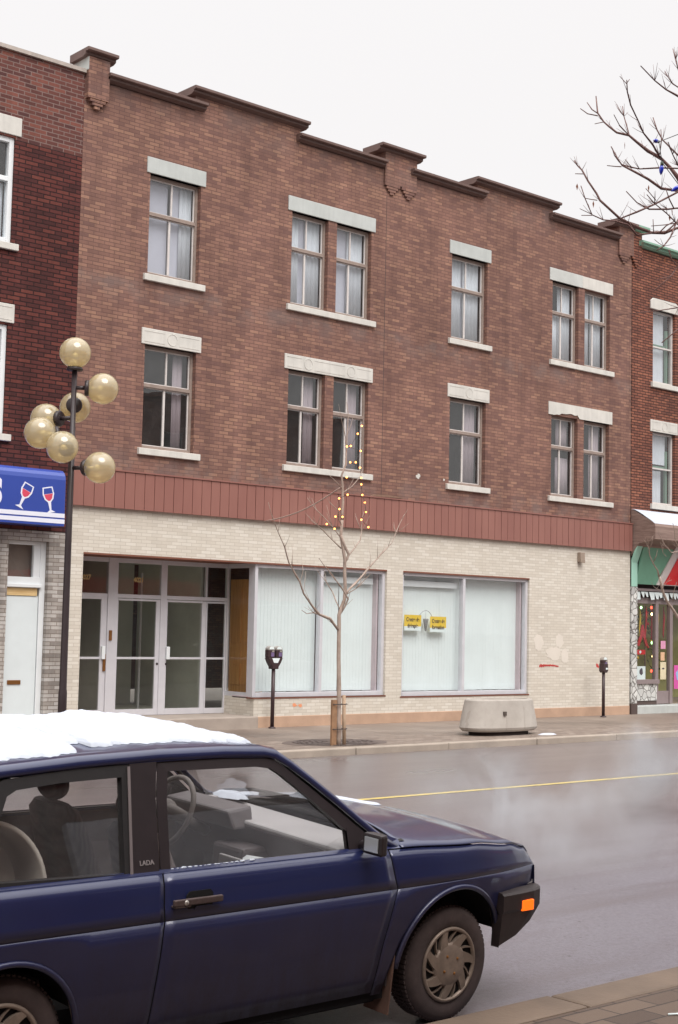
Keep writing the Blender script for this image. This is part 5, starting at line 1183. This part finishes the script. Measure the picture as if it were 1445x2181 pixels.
# ---------------- greenhouse
def G(x, z, side=-1, o=0.0):
    w_ = .757-(z-.905)*.285-(.07*((2.75-x)/.75)**2 if x < 2.75 else 0); return (x, Y0+side*(w_+o), z)
zr = lambda x: sm(x, [(2.15,1.22),(2.5,1.315),(2.85,1.352),(3.4,1.382),(3.9,1.388),(4.2,1.378),(4.30,1.345)])   # roof rail height
HWR = lambda x: hw(min(x, 4.2), 1.36)
def roof(u, v):
    s_ = 2*v-1; x = lerp(2.25, 4.245+.06*(1-s_*s_), u); e = zr(x); w_ = pl(x, [(2.2,.60),(2.8,.632),(4.3,.632)])
    a = abs(s_); z = e-.035*max(0,(a-.90)/.10)**2+.036*(1-a**2.2)*pl(x, [(2.2,.6),(2.8,1),(3.9,1),(4.32,.45)])
    return (x, Y0+s_*w_*(1.012 if a > .97 else 1), z)
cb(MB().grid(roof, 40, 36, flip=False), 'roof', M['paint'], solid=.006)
for side in (-1, 1):
    # roof rail: rounded blue strip above the door frames, running down into the windscreen pillar
    path = [(2.30,1.30),(2.6,1.345),(2.86,1.362),(3.2,1.383),(3.6,1.396),(3.95,1.396),(4.17,1.388),(4.25,1.372),(4.33,1.325),(4.45,1.242),(4.60,1.135),(4.72,1.045),(4.83,.965),(4.935,.905)]
    vs = []; m_ = 5
    for i, (x, z) in enumerate(path):
        a, b_ = path[max(0,i-1)], path[min(len(path)-1,i+1)]; t = Vector((b_[0]-a[0], b_[1]-a[1])).normalized(); nx_, nz_ = -t.y, t.x   # up/forward normal in side view
        kk = pl(x, [(4.2,1.0),(4.4,.8)])
        for k, (dn, out) in enumerate(((-.048,.004),(-.040,.016),(-.018,.018),(-.002,.004),(.006,-.022))):
            xx, zz = x+nx_*dn*kk, z+nz_*dn*kk; vs.append(G(xx, zz, side, out-.004))
    n = len(path); fs = [(i*m_+j, (i+1)*m_+j, (i+1)*m_+j+1, i*m_+j+1) for i in range(n-1) for j in range(m_-1)]
    mb = MB().add(vs, fs if side < 0 else [f[::-1] for f in fs], 0, True); cb(mb, 'roof_rail', M['paint'], solid=.004)
    # black door frame ring
    outer = [(3.552,.895),(3.566,1.2),(3.588,1.348),(4.13,1.352),(4.215,1.338),(4.28,1.298),(4.46,1.170),(4.62,1.055),(4.755,.955),(4.80,.900)]
    inner = [(3.600,.905),(3.615,1.18),(3.634,1.305),(4.12,1.302),(4.205,1.290),(4.26,1.258),(4.41,1.150),(4.52,1.065),(4.615,.990),(4.615,.905)]
    def ring(outer, inner, o, name, mt, par, close=True):
        n = len(outer); vs = [G(x, z, side, o) for x, z in outer]+[G(x, z, side, o+.003) for x, z in inner]+[G(x, z, side, o-.03) for x, z in inner]
        fs = []
        for k in range(n if close else n-1):
            a, b_ = k, (k+1)%n; fs.append((a, b_, n+b_, n+a)); fs.append((n+a, n+b_, 2*n+b_, 2*n+a))
        if side < 0: fs = [f[::-1] for f in fs]
        return cb(MB().add(vs, fs, 0, False), name, mt, par, solid=.003)
    dfm = ring(outer, inner, .0, 'window_frame', M['trim'], doors[0 if side < 0 else 1])
    n = len(inner)
    def pane(poly, name, par, o=-.016):
        vs = [G(x, z, side, o) for x, z in poly]; f = tuple(range(len(vs))); return cb(MB().add(vs, [f if side < 0 else f[::-1]]), name, M['car_glass'], par)
    pane([(x+.0, z) for x, z in inner], 'window_glass', doors[0 if side < 0 else 1])
    # rear quarter window and its rubber
    q_in = [(2.775,.925),(3.372,.908),(3.388,1.15),(3.398,1.292),(3.10,1.285),(2.90,1.268),(2.855,1.245),(2.80,1.12)]
    q_out = [(2.64,.895),(3.405,.890),(3.424,1.15),(3.438,1.345),(3.10,1.330),(2.85,1.308),(2.74,1.262),(2.68,1.10)]
    qo = ring(q_out, q_in, .0, 'quarter_window_rubber', M['rubber'], car); pane(q_in, 'quarter_glass', qo)
    # B pillar
    bp = [(3.406,.892),(3.540,.892),(3.556,1.2),(3.578,1.348),(3.439,1.344),(3.425,1.15)]
    b_ = cb(MB().add([G(x, z, side, .008) for x, z in bp], [(0,1,2,3,4,5) if side < 0 else (5,4,3,2,1,0)]), 'door_pillar', M['trim'], solid=.02)
    cb(MB().add([G(3.395,.905,side,.010),G(3.408,.905,side,.012),G(3.440,1.335,side,.012),G(3.428,1.335,side,.010)], [(0,1,2,3) if side < 0 else (3,2,1,0)]), 'pillar_strip', plain('grey_pillar_strip', (112,102,102), .5), b_, solid=.004)
    if side < 0:
        tx = text('lettering', 'LADA', .028, (3.482, Y0-hw(3.48,.935)-.0105, .928), M['dash_dark2'], b_, .0008, 1.0, rot=(R(90-15.9),0,0), bold=.0008)
        tx.location = Vector(G(3.480, .945, -1, .0105))-OFF
    # C pillar and tail side
    cb(MB().add([G(2.06,.90,side,.01),G(2.66,.893,side,.01),G(2.70,1.10,side,0),G(2.76,1.27,side,0),G(2.86,1.33,side,0),G(2.62,1.32,side,0),G(2.3,1.27,side,0)], [(0,1,2,3,4,5,6) if side < 0 else (6,5,4,3,2,1,0)]), 'rear_pillar', M['paint'], solid=.02)
# windscreen and tailgate
def wscreen(u, v, ins=0.0):
    s_ = 2*v-1; top = (4.27+.05*(1-s_*s_), 1.335+.03*(1-s_*s_), .595); bot = (4.86+.13*(1-s_*s_), .905+.03*(1-s_*s_), .725)
    x = lerp(bot[0], top[0], u); z = lerp(bot[1], top[1], u); w_ = lerp(bot[2], top[2], u); return (x, Y0+s_*w_, z)
ws = cb(MB().grid(lambda u, v: wscreen(u, v), 4, 16, flip=True), 'windscreen', M['car_glass'])
mb = MB().tube([wscreen(0, k/12) for k in range(13)], .016, 6).tube([wscreen(1, k/12) for k in range(13)], .009, 6).tube([wscreen(k/6, 0) for k in range(7)], .010, 6).tube([wscreen(k/6, 1) for k in range(7)], .010, 6); cb(mb, 'screen_rubber', M['rubber'], ws)
mb = MB().grid(lambda u, v: (lerp(4.90, 5.00, u)+.13*(1-(2*v-1)**2), Y0+(2*v-1)*.735, .915+.03*(1-(2*v-1)**2)+.0*u), 1, 12); cb(mb, 'scuttle', M['rubber'])
wp_ = MB().tube([(5.05,Y0-.25,.975),(4.96,Y0+.0,1.0),(4.93,Y0+.33,.985)], .010, 6).tube([(5.07,Y0+.25,.975),(4.97,Y0+.45,.99),(4.90,Y0+.62,.965)], .010, 6); cb(wp_, 'wiper', M['rubber'], ws)
def tail(u, v):
    s_ = 2*v-1; return (lerp(2.28, 2.02, u)-.03*(1-s_*s_), Y0+s_*lerp(.60, .74, u), lerp(1.32, .90, u)+.02*(1-s_*s_)*(1-u))
tg = cb(MB().grid(tail, 4, 12), 'tailgate', M['paint']); cb(MB().grid(lambda u, v: (tail(.12+.75*u, .1+.8*v)[0]-.008, tail(.12+.75*u, .1+.8*v)[1], tail(.12+.75*u, .1+.8*v)[2]), 3, 10), 'rear_window', M['car_glass'], tg)
cb(MB().grid(lambda u, v: (2.03-.02*(1-(2*v-1)**2), Y0+(2*v-1)*.76, lerp(.91,.55,u)), 2, 10), 'rear_panel', M['paint'])
for side in (-1, 1): cb(MB().box(1.995, 2.03, Y0+side*.62-.12, Y0+side*.62+.12, .66, .80), 'tail_light', plain('red_tail_lens', (150,20,20), .2), None, bevel=.006)
# corner plastic ahead of the mirror, mirror
for side in (-1, 1):
    yy = lambda o: Y0+side*o
    cb(MB().add([G(4.615,.905,side,.004),G(4.79,.900,side,.004),G(4.745,.955,side,.004),G(4.615,1.005,side,.004)], [(0,1,2,3) if side < 0 else (3,2,1,0)]), 'mirror_base', M['trim'], doors[0 if side < 0 else 1], solid=.012)
    a0, a1 = sorted((yy(.80), yy(.935)))
    mh = MB().zprism([(4.66,a0),(4.71,a0+.01),(4.72,a1-.02),(4.66,a1)], .895, .995).tube([(4.69,yy(.76),.925),(4.69,yy(.82),.935)], .022, 8)
    m_ = cb(mh, 'door_mirror', M['trim'], doors[0 if side < 0 else 1], bevel=.012)
    cb(MB().box(4.6535, 4.6585, a0+.022, a1-.022, .912, .978), 'mirror_glass', M['mirror'] if 'mirror' in M else M['dome'], m_)
# filler flap of paint between pillar foot and bonnet
for side in (-1, 1):
    cb(MB().add([G(4.79,.897,side,.010),G(4.96,.895,side,.010),G(4.955,.925,side,-.02),G(4.86,.955,side,-.012)], [(0,1,2,3) if side < 0 else (3,2,1,0)]), 'wing_corner', M['paint'], solid=.01)
# door handle set in a scoop
hd = MB().grid(lambda u, v: (3.655+.115*u, Y0-hw(3.7,.78)-.0055+.0, .735+.085*v), 2, 2)
cb(MB().prism([(3.665,.745),(3.775,.745),(3.79,.76),(3.79,.805),(3.775,.82),(3.665,.82),(3.65,.805),(3.65,.76)], Y0-.8195, Y0-.816), 'handle_recess', M['gap'], doors[0])
hd = cb(MB().box(3.570, 3.825, Y0-.848, Y0-.83, .768, .796).box(3.575, 3.66, Y0-.846, Y0-.812, .760, .770), 'handle', plain('worn_black_handle', (74,60,58), .5, var=.3, nscale=30), doors[0], bevel=.005)
cb(MB().lathe([(.001,-.852),(.010,-.851),(.012,-.846)], (3.632, Y0, .781), 14, axis='y'), 'lock', M['dome'], hd)
cb(MB().prism([(3.69,.742),(3.775,.742),(3.785,.755),(3.70,.755)], Y0-.823, Y0-.8198), 'recess_lip', M['paint'], doors[0])
# mudflap
for side in (-1, 1): cb(MB().add([(4.925, Y0+side*.62, .38),(4.925, Y0+side*.79, .38),(4.90, Y0+side*.79, .10),(4.90, Y0+side*.62, .10)], [(0,1,2,3)]), 'mudflap', plain('muddy_rubber_flap', (92,66,54), .9, var=.3, nscale=8), None, solid=.008)
# wheels
def wheel(wx, side, turned=0):
    tyr = MB(); yo = Y0+side*.775; s = side
    prof = [(.180,-.006),(.190,.0),(.215,.005),(.250,.004),(.268,-.006),(.279,-.022),(.283,-.045),(.283,-.12),(.275,-.150),(.245,-.165),(.18,-.165)]
    tyr.lathe([(r_, h*s) for r_, h in prof], (wx, yo, WZ), 72, axis='y')
    # tread blocks
    for k in range(72):
        a = 2*math.pi*k/72; a2 = a+2*math.pi/72*.62
        for h0, h1 in ((-.024,-.060),(-.066,-.100),(-.106,-.145)):
            vs = []
            for aa in (a, a2):
                for rr in (.280, .2875):
                    for h in (h0, h1): vs.append((wx+rr*math.cos(aa), yo+s*h, WZ+rr*math.sin(aa)))
            tyr.add(vs, [(0,1,3,2),(4,6,7,5),(2,3,7,6),(0,4,5,1),(0,2,6,4),(1,5,7,3)])
    t_ = cb(tyr, 'tyre', M['tyre'])
    # sidewall ribs
    cv = MB(); cv.lathe([(.183,-.004*s),(.186,.004*s),(.176,.012*s),(.168,.008*s),(.165,-.004*s)], (wx, yo, WZ), 64, axis='y')
    cv.lathe([(.0001,.014*s),(.040,.0155*s),(.095,.012*s),(.108,.006*s),(.108,-.01*s)], (wx, yo, WZ), 48, axis='y')
    # eight raked broad vanes with thin ribs between (swirl)
    def vane(a0, w0, w1, sw, r0, r1, d0, d1):
        vs = []; n = 6
        for i in range(n+1):
            t = i/n; r_ = lerp(r0, r1, t); a = a0+sw*t; w_ = lerp(w0, w1, t)
            for da, dd in ((-w_/r_/2, 0), (w_/r_/2, 0)):
                for dep in (lerp(d0, d1, t), -.012): vs.append((wx+r_*math.cos(a+da), yo+s*dep, WZ+r_*math.sin(a+da)))
        fs = []
        for i in range(n):
            o_ = i*4; fs += [(o_, o_+4, o_+6, o_+2), (o_, o_+1, o_+5, o_+4), (o_+2, o_+6, o_+7, o_+3)]
        cv.add(vs, fs)
    for k in range(7):
        a = 2*math.pi*k/7+.3; vane(a, .062, .034, s*.30, .095, .170, .011, .008)
        vane(a+.45, .010, .008, s*.35, .10, .170, .003, .004)
    c_ = cb(cv, 'wheel_cover', M['wheel'], t_)
    cb(MB().lathe([(.168,-.010*s),(.0001,-.010*s)], (wx, yo, WZ), 40, axis='y'), 'rim_well', M['gap'], t_)
    for k in range(4):
        a = math.pi/2*k+.55; cb(MB().lathe([(.0001,.020*s),(.006,.020*s),(.0085,.0125*s),(.013,.0122*s)], (wx+.052*math.cos(a), yo, WZ+.052*math.sin(a)), 12, axis='y'), 'wheel_nut', M['brass'], t_)
for wx in (WF, WR):
    for side in (-1, 1): wheel(wx, side)
# ---------------- interior
def seat(cy, lab=None):
    b_ = MB(); n = 10
    def back(u, v):
        a = 2*math.pi*v; t = u; wv_ = .25*(1-.25*t**3)*(1 if u < .97 else .8); th = .062*(1-.25*t)*(1 if u < .97 else .5)
        cx_ = lerp(3.86, 3.665, t); cz_ = lerp(.50, 1.02, t); dx, dy = th*math.copysign(abs(math.cos(a))**.6, math.cos(a)), wv_*math.copysign(abs(math.sin(a))**.5, math.sin(a)); return (cx_+dx, cy+dy, cz_+dx*.3)
    b_.grid(back, 14, 24, flip=True); b_.add([back(1, k/24) for k in range(24)], [tuple(range(24))[::-1]])
    s_ = cb(b_, 'seat_back', M['seat'], bevel=0)
    hr = MB().sphere((3.665, cy, 1.105), .5, 18, 12, sc=(.11,.26,.155)); cb(hr, 'headrest', M['seat'], s_)
    cb(MB().box(3.84, 4.34, cy-.25, cy+.25, .34, .50), 'seat_cushion', M['seat'], None, bevel=.05)
seat(Y0-.36); seat(Y0+.36)
cb(MB().box(2.62, 3.12, Y0-.62, Y0+.62, .34, .50), 'rear_seat_cushion', M['seat'], None, bevel=.06)
cb(MB().xprism([(Y0-.62,.45),(Y0+.62,.45),(Y0+.62,.86),(Y0-.62,.86)], 2.55, 2.68), 'rear_seat_back', M['seat'], None, bevel=.05)
cb(MB().box(2.15, 2.6, Y0-.62, Y0+.62, .84, .87), 'parcel_shelf', M['seat'])
# pale rounded child seat shell by the near rear window
cs = MB()
def shell(u, v):
    a = math.pi*u; r_ = .30-.055*v; return (2.83+r_*math.cos(a)*.98, Y0-.44+(-.10+.20*min(1,v*2.2)), .80+(r_+.00)*math.sin(a)*1.05)
cs.grid(shell, 26, 3); cs.grid(lambda u, v: (2.83+.245*math.cos(math.pi*u)*.98*(1-v), Y0-.40+.02*v, .80+.245*math.sin(math.pi*u)*1.05*(1-v)), 26, 2)
o = cs.build('child_seat', plain('cream_plastic_shell', (240,232,220), .6, var=.08), None, solid=.02); tag(o, 'cream rounded child seat standing inside the blue car behind its rear window', 'child seat')
childseat = o
# dashboard, binnacle, shelf, steering wheel
mb = MB().xprism([(Y0-.70,.90),(Y0+.70,.93),(Y0+.70,.90),(Y0-.70,.87)], 4.60, 4.93); cb(mb, 'dashboard_top', M['dash'], None, bevel=.012)
cb(MB().add([(4.60,Y0-.70,.872),(4.60,Y0+.70,.902),(4.72,Y0+.70,.66),(4.72,Y0-.70,.66)], [(0,1,2,3)]), 'dashboard_front', M['dash_dark'], None, solid=.02)
cb(MB().add([(4.50,Y0+.05,.965),(4.50,Y0+.60,.965),(4.66,Y0+.60,.985),(4.66,Y0+.05,.985),(4.53,Y0+.02,.87),(4.53,Y0+.62,.87),(4.66,Y0+.62,.87),(4.66,Y0+.02,.87)], [(0,1,2,3),(0,4,5,1),(0,3,7,4),(1,5,6,2),(4,7,6,5),(2,6,7,3)]), 'instrument_binnacle', plain('mid_grey_binnacle', (104,98,99), .6), None, bevel=.015)
cb(MB().box(4.45, 4.70, Y0-.70, Y0+.02, .705, .725).box(4.44, 4.46, Y0-.70, Y0+.02, .705, .765), 'parcel_tray', M['dash'], None, bevel=.006)
cb(MB().box(4.50, 4.74, Y0-.10, Y0+.16, .36, .80), 'centre_console', M['dash_dark'], None, bevel=.02)
cb(MB().prism([(4.55,.845),(4.72,.80),(4.72,.86),(4.60,.875)], Y0-.715, Y0-.60), 'door_grille', M['dash'])
sw_ = MB(); c0 = Vector((4.36, Y0+.36, .925)); e1 = Vector((0,1,0)); e2 = Vector((.40,0,.92)).normalized(); nn = e1.cross(e2)
sw_.tube([c0+e1*.185*math.cos(a*math.pi/20)+e2*.185*math.sin(a*math.pi/20) for a in range(41)], .014, 8, caps=False)
stw = cb(sw_, 'steering_wheel', plain('grey_steering_wheel', (122,114,110), .6))
mb = MB().tube([c0+e1*.17, c0-nn*.03, c0-e1*.17], [.02,.05,.02], 8).sphere(c0-nn*.02, .06, 12, 8).tube([c0-nn*.02, c0+Vector((.25,0,-.12))], .03, 8); cb(mb, 'spokes', plain('grey_wheel_hub', (132,124,120), .6), stw)
cb(MB().box(4.33,4.345,Y0+.30,Y0+.42,.905,.915), 'red_badge_strip', M['sign_red'], stw)
o = MB().add([(4.52,Y0-.26,.742),(4.60,Y0-.42,.738),(4.66,Y0-.30,.752),(4.58,Y0-.16,.760)], [(0,1,2,3)]).add([(4.50,Y0-.10,.75),(4.54,Y0-.30,.755),(4.57,Y0-.28,.775),(4.52,Y0-.08,.77)], [(0,1,2,3)]).build('papers', M['white_frame'], None, solid=.004)
tag(o, 'crumpled white papers lying in the tray under the car dashboard', 'papers'); papers = o
o = MB().add([(4.30,Y0-.30,.56),(4.40,Y0-.36,.54),(4.34,Y0-.32,.68),(4.30,Y0-.28,.66)], [(0,1,2,3)]).build('leaflet', M['card_white'], None, solid=.003); tag(o, 'small pale leaflet propped beside the gear lever inside the car', 'leaflet'); leaflet = o
cb(MB().tube([(4.36,Y0-.02,.30),(4.34,Y0-.02,.62)], .012, 8).sphere((4.34,Y0-.02,.64), .028, 10, 8), 'gear_lever', M['rubber'])
# ---------------- snow: roof slab, bonnet strip, crumbs along the window sills (separate things resting on the car)
def edge_noise(x, k): return .02*math.sin(9*x+k)+.014*math.sin(23*x+2*k)+.012*math.sin(61*x+k*3)+.008*math.sin(143*x+k)
def roof_snow(u, v):
    x = lerp(2.32, 4.20, u); s_lo = -.86+edge_noise(x, 1)*1.0+(.16 if 3.25 < x < 3.34 else 0)+pl(x, [(2.2,.02),(3.24,.02),(3.34,.10),(3.7,.11),(4.0,.10),(4.2,.05)])
    s_hi = .97+edge_noise(x, 2)*.5; xe = x+.05*(1-(2*v-1)**2)*u**6+.02*math.sin(14*v)*u**6; s_ = lerp(s_lo, s_hi, v)
    b_ = roof(min(1, max(0, (x-2.25)/2.0)), (s_+1)/2); ed = min(1, v/.13, (1-v)/.05, (1-u)/.10, u/.04+.01)
    rough = .006*math.sin(7.3*x+5*s_)+.005*math.sin(17*x-9*s_)+.003*math.sin(41*x+23*s_)
    hole = math.exp(-((x-3.62)/.05)**2-((s_-.12)/.13)**2)
    rough += .004*math.sin(83*x+31*s_)*math.sin(67*s_+11*x)
    h = (.026+rough)*max(0, ed)**.42*(1-hole*.98)-.002*hole
    return (xe, b_[1], b_[2]+.001+h)
mb = MB().grid(roof_snow, 200, 90, flip=False); sn = mb.build('snow', M['snow'], None); tag(sn, 'thick white slab of snow covering the roof of the blue car', 'snow')
def bon_snow(u, v):
    x = lerp(5.08, 5.80, u); v0, v1 = .66+.02*math.sin(12*x)+.05*u, .985; vv = lerp(v0, v1, v); b_ = bonnet((x-5.0)/.97, vv); ed = min(1, v/.2, (1-v)/.12, u/.06, (1-u)/.25); return (b_[0], b_[1], b_[2]+.0015+.018*max(0, ed)**.5)
sn2 = MB().grid(bon_snow, 50, 16).build('snow', M['snow'], None); tag(sn2, 'thin pale strip of snow along the far side of the blue bonnet', 'snow')
mb = MB(); rn = random.Random(8); x = 3.61
while x < 4.05:
    l = rn.uniform(.008, .028); q = G(x, .909, -1, .004); mb.sphere((q[0], q[1], q[2]), l*.5, 8, 5, sc=(1.2,.5,.45)); x += l*rn.uniform(.9, 2.2)
sn3 = mb.build('snow', M['snow'], None); tag(sn3, 'crumbs of snow lying along the lower edge of the car door window', 'snow')
mb = MB(); snow_patch(mb, 4.86, Y0+.50, .07, .12, .025, .955, 6); 
sn4 = mb.build('snow', M['snow'], None); tag(sn4, 'patch of snow at the far foot of the windscreen of the blue car', 'snow')
# stand everything on the cambered road
TILT = R(2.9); ZC = road_z(Y0)+.002
T = Matrix.Translation((CX, CY, ZC)) @ Matrix.Rotation(TILT, 4, 'X') @ Matrix.Translation((-CX, -CY, 0))
car.matrix_world = T @ Matrix.Translation((CX, CY, 0))
for o in (childseat, papers, leaflet, sn, sn2, sn3, sn4): o.matrix_world = T
